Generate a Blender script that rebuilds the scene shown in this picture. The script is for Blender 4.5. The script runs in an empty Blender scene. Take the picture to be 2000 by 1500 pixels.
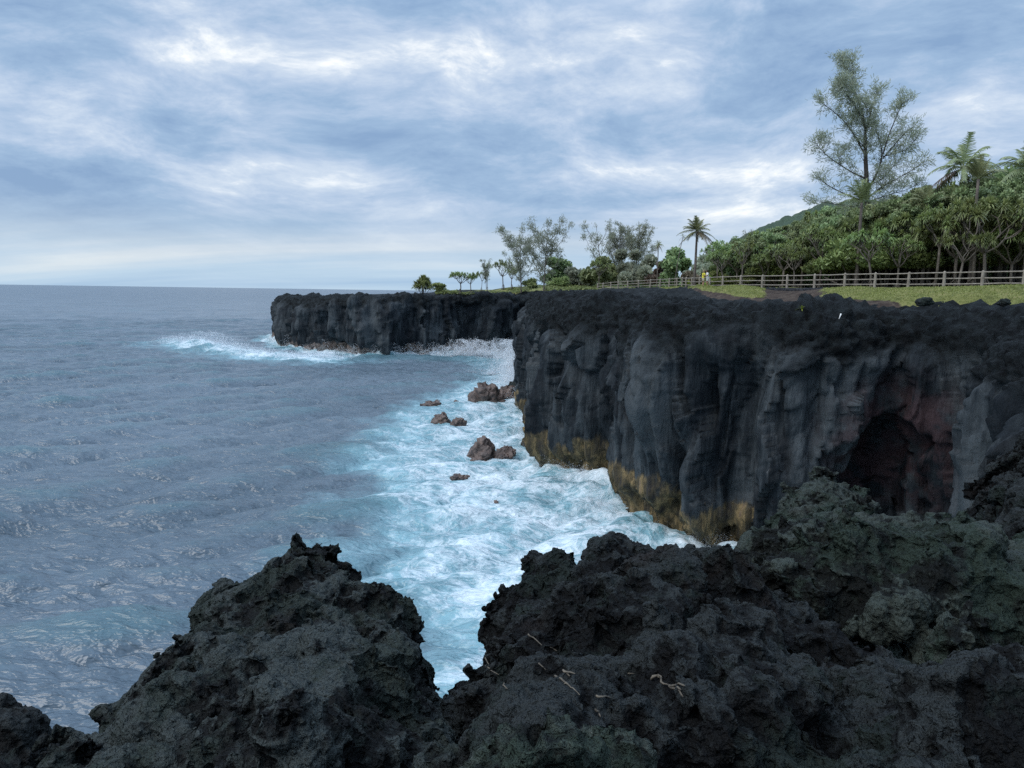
import bpy, math, random
import numpy as np
from mathutils import Vector, Matrix
R = math.radians
sc = bpy.context.scene
col = sc.collection
H = 16.0                                   # eye height above the sea
# ---------------------------------------------------------------- camera
PITCH, ROLL = 6.86, 0.83
cam_d = bpy.data.cameras.new('camera'); cam = bpy.data.objects.new('camera', cam_d); col.objects.link(cam)
cam_d.sensor_width = 36.0; cam_d.lens = 27.0; cam_d.clip_start = 0.05; cam_d.clip_end = 90000
CM = Matrix.Translation((0, 0, H)) @ Matrix.Rotation(R(90 - PITCH), 4, 'X') @ Matrix.Rotation(R(ROLL), 4, 'Z')
cam.matrix_world = CM
sc.camera = cam
sc.render.resolution_x, sc.render.resolution_y = 1024, 768
# ---------------------------------------------------------------- colour + light
sc.view_settings.view_transform = 'Standard'; sc.view_settings.look = 'None'
sc.view_settings.exposure = 0.0; sc.view_settings.gamma = 1.0
sc.render.engine = 'CYCLES'
try:
    sc.cycles.use_denoising = False
    sc.cycles.max_bounces = 4; sc.cycles.diffuse_bounces = 2; sc.cycles.glossy_bounces = 2
    sc.cycles.transparent_max_bounces = 6
    sc.cycles.caustics_reflective = False; sc.cycles.caustics_refractive = False
except Exception: pass
SUN_EL, SUN_AZ = 50.0, 240.0               # azimuth clockwise from +Y (the viewer's left)
sd = bpy.data.lights.new('sun', 'SUN'); sun = bpy.data.objects.new('sun', sd); col.objects.link(sun)
sd.energy = 2.1; sd.angle = R(46); sd.color = (1.0, 0.96, 0.90)
_d = Vector((math.sin(R(SUN_AZ)) * math.cos(R(SUN_EL)), math.cos(R(SUN_AZ)) * math.cos(R(SUN_EL)), math.sin(R(SUN_EL))))
sun.rotation_euler = _d.to_track_quat('Z', 'Y').to_euler()

class NT:
    """tiny node-graph writer"""
    def __init__(s, tree): s.t = tree; s.n = tree.nodes; s.l = tree.links
    def node(s, typ, **kw):
        n = s.n.new(typ)
        for k, v in kw.items(): setattr(n, k, v)
        return n
    def put(s, sock, v):
        if v is None: return
        if isinstance(v, bpy.types.NodeSocket): s.l.new(v, sock)
        elif isinstance(v, (tuple, list)) and len(v) == 3 and sock.type == 'RGBA': sock.default_value = (*v, 1)
        else: sock.default_value = v
    def math(s, op, a, b=None, c=None, clamp=False):
        n = s.node('ShaderNodeMath', operation=op, use_clamp=clamp)
        for i, v in enumerate((a, b, c)): s.put(n.inputs[i], v)
        return n.outputs[0]
    def vmath(s, op, a, b=None, scale=None):
        n = s.node('ShaderNodeVectorMath', operation=op)
        s.put(n.inputs[0], a); s.put(n.inputs[1], b)
        if scale is not None: s.put(n.inputs['Scale'], scale)
        return n.outputs['Value'] if op in ('DOT_PRODUCT', 'LENGTH', 'DISTANCE') else n.outputs[0]
    def noise(s, vec, scale, detail=4, rough=0.55, dist=0.0, kind='FBM', col=False, lac=2.0):
        n = s.node('ShaderNodeTexNoise'); n.noise_type = kind
        s.put(n.inputs['Vector'], vec); n.inputs['Scale'].default_value = scale
        n.inputs['Detail'].default_value = detail; n.inputs['Roughness'].default_value = rough
        n.inputs['Lacunarity'].default_value = lac
        n.inputs['Distortion'].default_value = dist
        return n.outputs['Color' if col else 'Fac']
    def voro(s, vec, scale, feature='F1', out='Distance', rnd=1.0):
        n = s.node('ShaderNodeTexVoronoi', feature=feature)
        s.put(n.inputs['Vector'], vec); n.inputs['Scale'].default_value = scale; n.inputs['Randomness'].default_value = rnd
        return n.outputs[out]
    def ramp(s, fac, stops, interp='LINEAR'):
        n = s.node('ShaderNodeValToRGB'); n.color_ramp.interpolation = interp
        e = n.color_ramp.elements
        while len(e) < len(stops): e.new(0.5)
        for el, (p, c) in zip(e, stops):
            el.position = p
            el.color = (c, c, c, 1) if isinstance(c, (int, float)) else (*c, 1)
        s.put(n.inputs[0], fac); return n.outputs['Color']
    def mix(s, fac, a, b, mode='MIX'):
        n = s.node('ShaderNodeMix', data_type='RGBA', blend_type=mode)
        s.put(n.inputs[0], fac); s.put(n.inputs[6], a); s.put(n.inputs[7], b); return n.outputs[2]
    def mapr(s, v, a, b, c=0.0, d=1.0, smooth=True):
        n = s.node('ShaderNodeMapRange'); n.interpolation_type = 'SMOOTHSTEP' if smooth else 'LINEAR'
        s.put(n.inputs['Value'], v)
        for k, x in (('From Min', a), ('From Max', b), ('To Min', c), ('To Max', d)): s.put(n.inputs[k], x)
        return n.outputs[0]
    def mapping(s, vec, scale=(1, 1, 1), loc=(0, 0, 0), rot=(0, 0, 0)):
        n = s.node('ShaderNodeMapping'); s.put(n.inputs['Vector'], vec)
        n.inputs['Scale'].default_value = scale; n.inputs['Location'].default_value = loc; n.inputs['Rotation'].default_value = rot
        return n.outputs[0]
    def sep(s, v):
        n = s.node('ShaderNodeSeparateXYZ'); s.put(n.inputs[0], v); return n.outputs
    def comb(s, x, y, z):
        n = s.node('ShaderNodeCombineXYZ')
        for i, v in enumerate((x, y, z)): s.put(n.inputs[i], v)
        return n.outputs[0]
    def attr(s, name, out='Fac'):
        n = s.node('ShaderNodeAttribute', attribute_name=name); return n.outputs[out]

def ray(px, py):
    v = CM.to_3x3() @ Vector(((px - 1000) / 1500.0, -(py - 750) / 1500.0, -1.0))
    return v / v.y                         # normalised so that y = 1
def P(px, py, D):                          # world point seen at photo pixel, at forward distance D
    v = ray(px, py); return Vector((v.x * D, D, H + v.z * D))
def PZ(px, py, z=0.0):
    v = ray(px, py); D = (z - H) / v.z; return Vector((v.x * D, D, z))

# ---------------------------------------------------------------- sky (world)
W = bpy.data.worlds.new('World'); sc.world = W; W.use_nodes = True
g = NT(W.node_tree); g.n.clear()
tc = g.node('ShaderNodeTexCoord'); dirv = g.vmath('NORMALIZE', tc.outputs['Generated'])
dx, dy, dz = g.sep(dirv)
den = g.math('ADD', g.math('MAXIMUM', dz, 0.0), 0.17)
cp = g.comb(g.math('DIVIDE', dx, den), g.math('DIVIDE', dy, den), 0.0)
warp = g.noise(cp, 0.7, 4, 0.5, col=True)
cpw = g.vmath('ADD', cp, g.vmath('SCALE', g.vmath('SUBTRACT', warp, (0.5, 0.5, 0.5)), scale=0.55))
n1 = g.noise(g.mapping(cpw, (0.8, 0.65, 1), (3.1, 1.7, 0.3), (0, 0, 0.35)), 1.0, 9, 0.60, 0.0)
sv = g.vmath('ADD', g.comb(g.math('MULTIPLY', g.math('ARCTAN2', dx, dy), 1.0), g.math('MULTIPLY', g.math('POWER', g.math('MAXIMUM', dz, 0.0), 0.7), 1.55), 0.0), g.vmath('SCALE', g.vmath('SUBTRACT', g.noise(dirv, 3.0, 3, 0.5, col=True), (0.5, 0.5, 0.5)), scale=0.16))
n2 = g.noise(g.mapping(sv, (4.8, 8.0, 1), (0.4, 7.7, 2.3), (0, 0, -0.30)), 1.0, 10, 0.64, 0.15)
n3 = g.noise(g.mapping(cp, (0.16, 0.9, 1), (1.4, 2.2, 5.0), (0, 0, -0.04)), 1.0, 6, 0.55)
val = g.math('ADD', g.math('MULTIPLY', g.math('SUBTRACT', n1, 0.5), 0.7), g.math('MULTIPLY', g.math('SUBTRACT', n2, 0.5), 2.3))
lowband = g.mapr(dz, 0.02, 0.16, 1.0, 0.0)
val = g.math('ADD', g.math('MULTIPLY', val, g.mapr(lowband, 0.0, 1.0, 1.0, 0.45)), g.math('MULTIPLY', g.math('SUBTRACT', n3, 0.5), g.math('MULTIPLY', lowband, 1.3)))
val = g.math('ADD', val, 0.44)
def spot(px, py, wx, wy, amp):
    """a broad bright or dark mass of cloud in that direction of the sky"""
    global val
    v = ray(px, py).normalized()
    az, el = math.atan2(v.x, v.y), math.asin(v.z)
    a = g.math('DIVIDE', g.math('SUBTRACT', g.math('ARCTAN2', dx, dy), az), R(wx))
    e = g.math('DIVIDE', g.math('SUBTRACT', dz, math.sin(el)), R(wy))
    q = g.math('ADD', g.math('MULTIPLY', a, a), g.math('MULTIPLY', e, e))
    val = g.math('ADD', val, g.math('MULTIPLY', g.math('EXPONENT', g.math('MULTIPLY', q, -1.0)), amp))
spot(80, 330, 13, 3.6, -0.34); spot(620, 200, 9, 2.2, -0.12); spot(1500, 250, 12, 4.5, -0.22)
spot(950, 60, 11, 4.0, 0.26); spot(420, 70, 12, 3.5, -0.16); spot(1180, 330, 8, 1.8, 0.28); spot(1420, 335, 6, 1.6, 0.38); spot(700, 350, 9, 1.6, 0.14)
spot(1300, 170, 4.5, 3.0, 0.14); spot(600, 380, 12, 1.8, 0.16); spot(200, 120, 16, 4, 0.10)
spot(1450, 410, 12, 0.9, 0.30); spot(1950, 60, 10, 6, -0.15); spot(1900, 240, 6, 3, 0.08)
spot(900, 290, 12, 2.2, -0.10); spot(1240, 385, 14, 0.9, -0.16)
cloud = g.ramp(val, [(0.0, (0.20, 0.31, 0.50)), (0.30, (0.275, 0.395, 0.58)), (0.52, (0.385, 0.485, 0.655)), (0.72, (0.52, 0.60, 0.73)), (0.93, (0.84, 0.86, 0.89))])
hz = g.mapr(dz, 0.0, 0.11, 1.0, 0.0)
hcol = g.ramp(g.math('ADD', g.math('MULTIPLY', g.math('SUBTRACT', n3, 0.5), 1.6), g.mapr(dz, 0.0, 0.07, 0.35, 0.72)), [(0.25, (0.33, 0.475, 0.66)), (0.5, (0.44, 0.58, 0.72)), (0.8, (0.66, 0.71, 0.74))])
skyc = g.mix(g.math('MULTIPLY', hz, 0.8), cloud, hcol)
zen = g.mapr(dz, 0.30, 0.62, 1.0, 1.9)      # an overcast sky is brightest overhead
skyc = g.mix(1.0, skyc, g.comb(zen, zen, g.math('MULTIPLY', zen, 0.97)), 'MULTIPLY')
st = g.node('ShaderNodeTexSky', sky_type='NISHITA'); st.sun_disc = False
st.sun_elevation = R(SUN_EL); st.sun_rotation = R(SUN_AZ); st.air_density = 1.0; st.dust_density = 2.0
bg1 = g.node('ShaderNodeBackground'); g.put(bg1.inputs[0], skyc); bg1.inputs[1].default_value = 1.19
bg2 = g.node('ShaderNodeBackground'); g.put(bg2.inputs[0], st.outputs[0]); bg2.inputs[1].default_value = 0.01
ad = g.node('ShaderNodeAddShader'); g.l.new(bg1.outputs[0], ad.inputs[0]); g.l.new(bg2.outputs[0], ad.inputs[1])
wo = g.node('ShaderNodeOutputWorld'); g.l.new(ad.outputs[0], wo.inputs[0])
W.cycles.sampling_method = 'MANUAL'; W.cycles.sample_map_resolution = 512

# ---------------------------------------------------------------- numpy helpers
_rs = np.random.RandomState(7)
_perm = np.tile(_rs.permutation(256), 3).astype(np.int32)
_G = _rs.normal(size=(256, 3)); _G = (_G / np.linalg.norm(_G, axis=1)[:, None]).astype(np.float32)
def _perlin(p):
    fl = np.floor(p); f = (p - fl).astype(np.float32); i = fl.astype(np.int64) & 255
    w = f * f * f * (f * (f * 6 - 15) + 10)
    r = np.zeros(len(p), np.float32)
    for cx in (0, 1):
        hx = _perm[i[:, 0] + cx]; wx = w[:, 0] if cx else 1 - w[:, 0]
        for cy in (0, 1):
            hy = _perm[hx + i[:, 1] + cy]; wy = w[:, 1] if cy else 1 - w[:, 1]
            for cz in (0, 1):
                G = _G[_perm[hy + i[:, 2] + cz]]; wz = w[:, 2] if cz else 1 - w[:, 2]
                r += (G[:, 0] * (f[:, 0] - cx) + G[:, 1] * (f[:, 1] - cy) + G[:, 2] * (f[:, 2] - cz)) * (wx * wy * wz)
    return r * 1.5
def perlin(p, scale=1.0, off=0.0):
    p = np.asarray(p, np.float64).reshape(-1, 3) * scale + off
    if len(p) < 400000: return _perlin(p)
    return np.concatenate([_perlin(p[a:a + 400000]) for a in range(0, len(p), 400000)])
def fbm(p, scale, octv=4, gain=0.5, off=0.0):
    r = 0; a = 1.0
    for k in range(octv): r = r + a * perlin(p, scale * 2 ** k, off + 17.3 * k); a *= gain
    return r
def billow(p, scale, octv=3, gain=0.5, off=0.0):
    r = 0; a = 1.0; t = 0
    for k in range(octv): r = r + a * np.abs(perlin(p, scale * 2.03 ** k, off + 11.1 * k)); t += a; a *= gain
    return r / t * 2
def worley(p, off=0):
    """F1, F2 and the feature cell's random value"""
    p = np.asarray(p, np.float64); fl = np.floor(p).astype(np.int64)
    F1 = np.full(len(p), 9.0); F2 = np.full(len(p), 9.0); cid = np.zeros(len(p))
    for a in (-1, 0, 1):
        for b in (-1, 0, 1):
            for c in (-1, 0, 1):
                q = fl + (a, b, c); i = (q + off) & 255
                h = _perm[_perm[_perm[i[:, 0]] + i[:, 1]] + i[:, 2]]
                jit = _G[h] * 0.38 + 0.5
                d = np.linalg.norm(q + jit - p, axis=1)
                m = d < F1
                F2 = np.where(m, F1, np.minimum(F2, d)); cid = np.where(m, h / 255.0, cid); F1 = np.where(m, d, F1)
    return F1, F2, cid
def facets(p, off=0, base=0.0):
    """broken-rock relief: every cell is a plane with a tilt and height of its own"""
    p = np.asarray(p, np.float64); fl = np.floor(p).astype(np.int64); F1 = np.full(len(p), 9.0); r = np.zeros(len(p))
    for a in (-1, 0, 1):
        for b in (-1, 0, 1):
            for c in (-1, 0, 1):
                q = fl + (a, b, c); i = (q + off) & 255; h = _perm[_perm[_perm[i[:, 0]] + i[:, 1]] + i[:, 2]]
                o = p - (q + _G[h] * 0.38 + 0.5); d = np.einsum('ij,ij->i', o, o); m = d < F1
                F1 = np.where(m, d, F1); r = np.where(m, (o * _G[(h + 97) & 255]).sum(1) + base * (h / 255.0 - .5), r)
    return r
def sstep(x, a, b):
    t = np.clip((x - a) / (b - a), 0, 1); return t * t * (3 - 2 * t)
def chaikin(pts, n=2):
    p = np.array(pts, float)
    for _ in range(n):
        q = np.empty((2 * len(p) - 2, p.shape[1])); q[0::2] = 0.75 * p[:-1] + 0.25 * p[1:]; q[1::2] = 0.25 * p[:-1] + 0.75 * p[1:]
        p = np.vstack([p[:1], q, p[-1:]])
    return p
def resample(p, step):
    s = np.concatenate([[0], np.cumsum(np.linalg.norm(np.diff(p[:, :2], axis=0), axis=1))])
    n = int(s[-1] / step) + 1; t = np.linspace(0, s[-1], n)
    return np.stack([np.interp(t, s, p[:, k]) for k in range(p.shape[1])], 1), t

def np_mesh(name, v, f, smooth=True, attrs=None):
    v = np.asarray(v, np.float32); f = np.asarray(f, np.int32)
    me = bpy.data.meshes.new(name); me.vertices.add(len(v)); me.vertices.foreach_set('co', v.ravel())
    k = f.shape[1]; me.loops.add(f.size); me.loops.foreach_set('vertex_index', f.ravel())
    me.polygons.add(len(f)); me.polygons.foreach_set('loop_start', np.arange(0, f.size, k, dtype=np.int32))
    try: me.polygons.foreach_set('loop_total', np.full(len(f), k, np.int32))
    except Exception: pass
    if smooth: me.polygons.foreach_set('use_smooth', np.ones(len(f), bool))
    for an, av in (attrs or {}).items():
        a = me.attributes.new(an, 'FLOAT', 'POINT'); a.data.foreach_set('value', np.asarray(av, np.float32))
    me.update(calc_edges=True); me.validate()
    return me
def link(name, me, mat=None, parent=None):
    o = bpy.data.objects.new(name, me); col.objects.link(o)
    if mat is not None and not me.materials: me.materials.append(mat)
    if parent is not None: o.parent = parent
    return o
def tag(o, label=None, cat=None, group=None, kind=None):
    for k, v in (('label', label), ('category', cat), ('group', group), ('kind', kind)):
        if v: o[k] = v
    return o
def grid_faces(nu, nv):
    i = np.arange(nu * nv).reshape(nu, nv)
    return np.stack([i[:-1, :-1], i[1:, :-1], i[1:, 1:], i[:-1, 1:]], -1).reshape(-1, 4)
def gnormals(Pg):
    du = np.gradient(Pg, axis=0); dv = np.gradient(Pg, axis=1); n = np.cross(du, dv)
    return n / (np.linalg.norm(n, axis=2, keepdims=True) + 1e-9)

# ---------------------------------------------------------------- materials
def new_mat(name, rough=0.8, spec=0.5):
    m = bpy.data.materials.new(name); m.use_nodes = True
    g = NT(m.node_tree); b = g.n['Principled BSDF']
    b.inputs['Roughness'].default_value = rough; b.inputs['Specular IOR Level'].default_value = spec
    return m, g, b
def bump(g, b, h, strength=0.5, dist=0.05, normal=None):
    n = g.node('ShaderNodeBump'); g.put(n.inputs['Height'], h)
    n.inputs['Strength'].default_value = strength; n.inputs['Distance'].default_value = dist
    if normal is not None: g.l.new(normal, n.inputs['Normal'])
    if b is not None: g.l.new(n.outputs[0], b.inputs['Normal'])
    return n.outputs[0]
def pos(g): return g.node('ShaderNodeNewGeometry').outputs['Position']

def rock_mat(name, lo, hi, moss=None, moss_amt=0.0, brown=None, brown_amt=0.0, fine=1.0, rough=0.68):
    m, g, b = new_mat(name, rough, 0.16)
    p = pos(g)
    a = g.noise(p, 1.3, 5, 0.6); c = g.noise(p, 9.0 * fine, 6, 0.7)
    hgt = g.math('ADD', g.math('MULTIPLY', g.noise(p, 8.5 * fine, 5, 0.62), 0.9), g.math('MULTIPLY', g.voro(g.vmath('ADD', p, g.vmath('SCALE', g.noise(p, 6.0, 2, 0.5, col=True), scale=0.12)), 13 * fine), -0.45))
    # clinker: crevice shade painted into the colour, pores darkened, knobs lightened, over random mottling
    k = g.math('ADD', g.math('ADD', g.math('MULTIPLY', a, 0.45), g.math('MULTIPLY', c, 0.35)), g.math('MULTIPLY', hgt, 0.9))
    k = g.math('SUBTRACT', k, g.math('MULTIPLY', g.attr('pit_shade'), 0.22))  # sunken spots darkened further, occlusion put into the colour
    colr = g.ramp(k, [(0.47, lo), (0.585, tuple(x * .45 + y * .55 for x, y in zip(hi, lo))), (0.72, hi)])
    if moss:
        mm = g.mapr(g.math('ADD', g.noise(p, 0.9, 5, 0.65), g.math('MULTIPLY', g.noise(p, 14.0, 3, 0.6), 0.18)), 0.62 - moss_amt, 0.74 - moss_amt)
        colr = g.mix(g.math('MULTIPLY', mm, 0.85), colr, moss)
    if brown:
        bm = g.mapr(g.noise(g.vmath('ADD', p, (31, 7, 3)), 0.7, 4, 0.6), 0.62 - brown_amt, 0.76 - brown_amt)
        colr = g.mix(g.math('MULTIPLY', bm, 0.8), colr, brown)
    # specks of pale lichen
    sp = g.math('LESS_THAN', g.voro(p, 16.0), 0.045)
    sp = g.math('MULTIPLY', sp, g.mapr(g.noise(p, 1.7, 2, 0.5), 0.55, 0.66))
    colr = g.mix(g.math('MULTIPLY', sp, 0.7), colr, (0.2, 0.2, 0.19))
    g.put(b.inputs['Base Color'], colr)
    n1 = bump(g, None, hgt, 1.0, 0.16 / fine)
    h2 = g.noise(p, 38 * fine, 3, 0.6)
    bump(g, b, h2, 1.0, 0.03 / fine, n1)
    return m
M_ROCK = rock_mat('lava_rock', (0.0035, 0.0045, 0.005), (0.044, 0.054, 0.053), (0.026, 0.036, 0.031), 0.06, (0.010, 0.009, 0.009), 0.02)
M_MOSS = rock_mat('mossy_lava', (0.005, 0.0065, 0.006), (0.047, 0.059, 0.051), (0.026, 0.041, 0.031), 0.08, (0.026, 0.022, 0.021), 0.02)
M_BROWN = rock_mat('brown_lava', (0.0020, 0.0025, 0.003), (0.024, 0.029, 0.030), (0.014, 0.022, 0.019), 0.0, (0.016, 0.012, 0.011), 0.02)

# cliff
M_CLIFF, g, b = new_mat('basalt_cliff', 0.7, 0.16)
p = pos(g); x_, y_, z_ = g.sep(p)
streak = g.noise(g.mapping(p, (1.1, 1.1, 0.13)), 1.6, 6, 0.62)
big = g.noise(g.mapping(p, (1, 1, 0.45)), 0.22, 4, 0.55)
k = g.math('ADD', g.math('MULTIPLY', streak, 0.42), g.math('MULTIPLY', big, 0.72))
face = g.ramp(k, [(0.44, (0.0065, 0.0095, 0.013)), (0.54, (0.015, 0.020, 0.0245)), (0.66, (0.056, 0.067, 0.074))])
redm = g.mapr(g.noise(g.mapping(p, (1, 1, 0.5)), 0.35, 3, 0.5), 0.56, 0.68)
face = g.mix(g.math('MULTIPLY', redm, 0.15), face, (0.030, 0.026, 0.028))
ws = g.math('MULTIPLY', g.mapr(g.noise(g.mapping(p, (2.6, 2.6, 0.09), (5, 2, 9)), 1.3, 4, 0.6), 0.66, 0.76), g.mapr(g.noise(p, 0.25, 2, 0.5), 0.46, 0.6))
face = g.mix(g.math('MULTIPLY', ws, 0.5), face, (0.22, 0.225, 0.23))
crust = g.attr('crust')
crc = g.ramp(g.noise(p, 1.4, 6, 0.7), [(0.40, (0.0018, 0.003, 0.004)), (0.64, (0.017, 0.023, 0.026))])
face = g.mix(crust, face, crc)
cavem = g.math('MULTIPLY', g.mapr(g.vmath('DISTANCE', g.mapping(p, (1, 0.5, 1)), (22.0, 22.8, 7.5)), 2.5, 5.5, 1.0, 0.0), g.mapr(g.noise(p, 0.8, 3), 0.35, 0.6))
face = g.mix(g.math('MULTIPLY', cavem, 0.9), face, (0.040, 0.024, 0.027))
och = g.attr('ochre')
ocn = g.noise(g.mapping(p, (1, 1, 0.3)), 1.6, 6, 0.65)
occ = g.ramp(ocn, [(0.33, (0.035, 0.032, 0.030)), (0.5, (0.10, 0.080, 0.045)), (0.62, (0.27, 0.195, 0.095)), (0.75, (0.21, 0.15, 0.11))])
om = g.mapr(g.math('ADD', och, g.math('MULTIPLY', g.math('SUBTRACT', g.noise(g.mapping(p, (1, 1, 0.4)), 1.0, 5, 0.6), 0.5), 1.3)), 0.35, 0.65)
face = g.mix(g.math('MULTIPLY', om, 0.9), face, occ)
g.put(b.inputs['Base Color'], face)
hh = g.math('ADD', g.noise(g.mapping(p, (1, 1, 0.35)), 2.2, 8, 0.62), g.math('MULTIPLY', g.math('MULTIPLY', g.noise(p, 5.0, 7, 0.75), crust), 1.2))
bump(g, b, hh, 0.8, 0.35)

# far cliff: pinkish wet band instead of ochre is an attribute too
M_CLIFF_FAR = M_CLIFF.copy(); M_CLIFF_FAR.name = 'basalt_cliff_far'
for nd in M_CLIFF_FAR.node_tree.nodes:
    if nd.type == 'VALTORGB' and abs(nd.color_ramp.elements[1].color[0] - 0.10) < 0.001 and abs(nd.color_ramp.elements[1].color[1] - 0.08) < 0.001:
        for e, c in zip(nd.color_ramp.elements, ((0.07, 0.055, 0.05), (0.20, 0.15, 0.125), (0.27, 0.215, 0.185), (0.34, 0.29, 0.26))): e.color = (*c, 1)

M_SEAROCK, g, b = new_mat('wet_brown_boulder', 0.55, 0.5)
p = pos(g)
c = g.ramp(g.noise(p, 1.2, 6, 0.65), [(0.35, (0.035, 0.028, 0.027)), (0.52, (0.11, 0.078, 0.066)), (0.7, (0.19, 0.14, 0.115))])
g.put(b.inputs['Base Color'], c); bump(g, b, g.noise(p, 3.5, 7, 0.65), 0.7, 0.15)

# ground
M_GROUND, g, b = new_mat('plateau_ground', 0.9, 0.12)
p = pos(g)
gr = g.attr('grass')
lav = g.ramp(g.noise(p, 1.1, 7, 0.7), [(0.35, (0.005, 0.007, 0.008)), (0.7, (0.028, 0.033, 0.036))])
soil = g.ramp(g.noise(p, 1.8, 6, 0.6), [(0.35, (0.035, 0.025, 0.022)), (0.7, (0.09, 0.07, 0.055))])
grs = g.ramp(g.noise(p, 1.0, 6, 0.7), [(0.32, (0.075, 0.085, 0.03)), (0.5, (0.165, 0.175, 0.06)), (0.68, (0.25, 0.225, 0.10))])
nz = g.math('MULTIPLY', g.math('SUBTRACT', g.noise(p, 0.9, 6, 0.7), 0.5), 0.8)
c = g.mix(g.mapr(g.math('ADD', g.attr('soil'), nz), 0.4, 0.55), lav, soil)
c = g.mix(g.mapr(g.math('ADD', gr, nz), 0.44, 0.54), c, grs)
g.put(b.inputs['Base Color'], c); bump(g, b, g.noise(p, 2.5, 8, 0.75), 0.8, 0.18)

def leaf_mat(name, c1, c2, c3=None, rough=0.45, trans=0.25):
    m, g, b = new_mat(name, rough, 0.4)
    a = g.attr('var')
    stops = [(0.0, c1), (0.6, c2)] + ([(1.0, c3)] if c3 else [])
    cc = g.ramp(a, stops)
    oi = g.node('ShaderNodeObjectInfo').outputs['Random']
    hs = g.node('ShaderNodeHueSaturation'); g.put(hs.inputs['Color'], cc)
    g.put(hs.inputs['Hue'], g.math('ADD', g.math('MULTIPLY', oi, 0.05), 0.475)); g.put(hs.inputs['Value'], g.math('ADD', g.math('MULTIPLY', oi, 0.5), 0.75))
    g.put(b.inputs['Base Color'], hs.outputs[0])
    if trans:
        t = g.node('ShaderNodeBsdfTranslucent'); g.l.new(hs.outputs[0], t.inputs[0])
        mx = g.node('ShaderNodeMixShader'); mx.inputs[0].default_value = trans
        g.l.new(b.outputs[0], mx.inputs[1]); g.l.new(t.outputs[0], mx.inputs[2])
        g.l.new(mx.outputs[0], g.n['Material Output'].inputs[0])
    return m
def bark_mat(name, a, c):
    m, g, b = new_mat(name, 0.85, 0.25)
    p = g.node('ShaderNodeTexCoord').outputs['Object']
    g.put(b.inputs['Base Color'], g.ramp(g.noise(g.mapping(p, (1, 1, 0.4)), 5.0, 5, 0.6), [(0.35, a), (0.65, c)]))
    bump(g, b, g.noise(p, 9.0, 5, 0.6), 0.6, 0.03); return m

# ---------------------------------------------------------------- sea
CLIFF_NEAR = [(14, 214), (6.5, 200), (3.6, 185), (3.4, 165), (2.7, 140), (2.0, 118), (1.9, 95), (2.2, 77), (3.4, 69), (6.3, 62.5), (8.8, 59.5), (8.3, 56.5),
              (7.2, 54.3), (8.2, 51), (10.5, 47.8), (12.6, 45.6), (14.2, 45.4), (15.6, 43.6), (17.6, 43), (19.5, 43.3), (21.8, 43.6), (23.8, 42.5), (24.2, 40), (23.2, 38), (22.0, 35.5), (20.8, 31.5), (18.9, 27.5), (18.2, 23), (17.0, 18), (15, 13), (12, 8)]
CLIFF_FAR = [(-60, 330), (-72, 290), (-78.5, 262), (-77, 247), (-70, 228), (-61.5, 212), (-51, 195), (-37, 184), (-30, 185.5), (-23, 189), (-13, 194), (-5, 199), (3, 204), (12, 206), (20, 204)]
near_s = chaikin(CLIFF_NEAR, 3); far_s = chaikin(CLIFF_FAR, 3)
def dist_path(xy, path):
    d = np.full(len(xy), 1e9)
    for a, c in zip(path[:-1], path[1:]):
        ab = c - a; L = (ab ** 2).sum() + 1e-12
        t = np.clip(((xy - a) @ ab) / L, 0, 1)
        q = xy - (a + t[:, None] * ab); d = np.minimum(d, np.einsum('ij,ij->i', q, q))
    return np.sqrt(d)
def inside_poly(xy, poly):
    r = np.zeros(len(xy), bool); n = len(poly)
    for i in range(n):
        (x1, y1), (x2, y2) = poly[i], poly[(i + 1) % n]
        c = ((y1 > xy[:, 1]) != (y2 > xy[:, 1]))
        with np.errstate(divide='ignore', invalid='ignore'):
            r ^= c & (xy[:, 0] < (x2 - x1) * (xy[:, 1] - y1) / (y2 - y1 + 1e-12) + x1)
    return r
def ocean_tile(N, L, wdir, lmin, lmax, std, seed, spread=2, chop=1.0):
    rs = np.random.RandomState(seed)
    k1 = np.fft.fftfreq(N, L / N) * 2 * np.pi; kx, ky = np.meshgrid(k1, k1, indexing='ij')
    k = np.sqrt(kx * kx + ky * ky); k[0, 0] = 1e9
    wd = np.array(wdir) / np.hypot(*wdir); c = (kx * wd[0] + ky * wd[1]) / k
    lam = 2 * np.pi / k
    S = k ** -4.0 * np.abs(c) ** spread * np.where(c < 0, 0.25, 1) * np.exp(-(lam / lmax) ** 2) * (1 - np.exp(-(lam / lmin) ** 4))
    S[0, 0] = 0
    h = (rs.normal(size=(N, N)) + 1j * rs.normal(size=(N, N))) * np.sqrt(S)
    z = np.fft.ifft2(h).real; s = std / z.std(); h *= s
    z = np.fft.ifft2(h).real
    X = np.fft.ifft2(-1j * kx / k * h).real * chop; Y = np.fft.ifft2(-1j * ky / k * h).real * chop
    gx = np.gradient(X, L / N, axis=0); gy = np.gradient(Y, L / N, axis=1)
    return (z, X, Y, gx + gy), L
def sample_tile(tile, x, y):
    arrs, L = tile; N = arrs[0].shape[0]
    u = (x / L % 1) * N; v = (y / L % 1) * N; i = np.floor(u).astype(int); j = np.floor(v).astype(int); fu = u - i; fv = v - j
    i %= N; j %= N; i1 = (i + 1) % N; j1 = (j + 1) % N
    return [a[i, j] * (1 - fu) * (1 - fv) + a[i1, j] * fu * (1 - fv) + a[i, j1] * (1 - fu) * fv + a[i1, j1] * fu * fv for a in arrs]
WD = (0.55, -0.83)
T1 = ocean_tile(512, 173.0, WD, 3.0, 13.0, 0.30, 3, 5, 1.1)
T2 = ocean_tile(512, 47.0, WD, 0.5, 4.0, 0.105, 5, 4, 1.0)
rr = [14.0]
while rr[-1] < 45000: rr.append(rr[-1] * (1.0045 if rr[-1] < 420 else 1.025))
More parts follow.
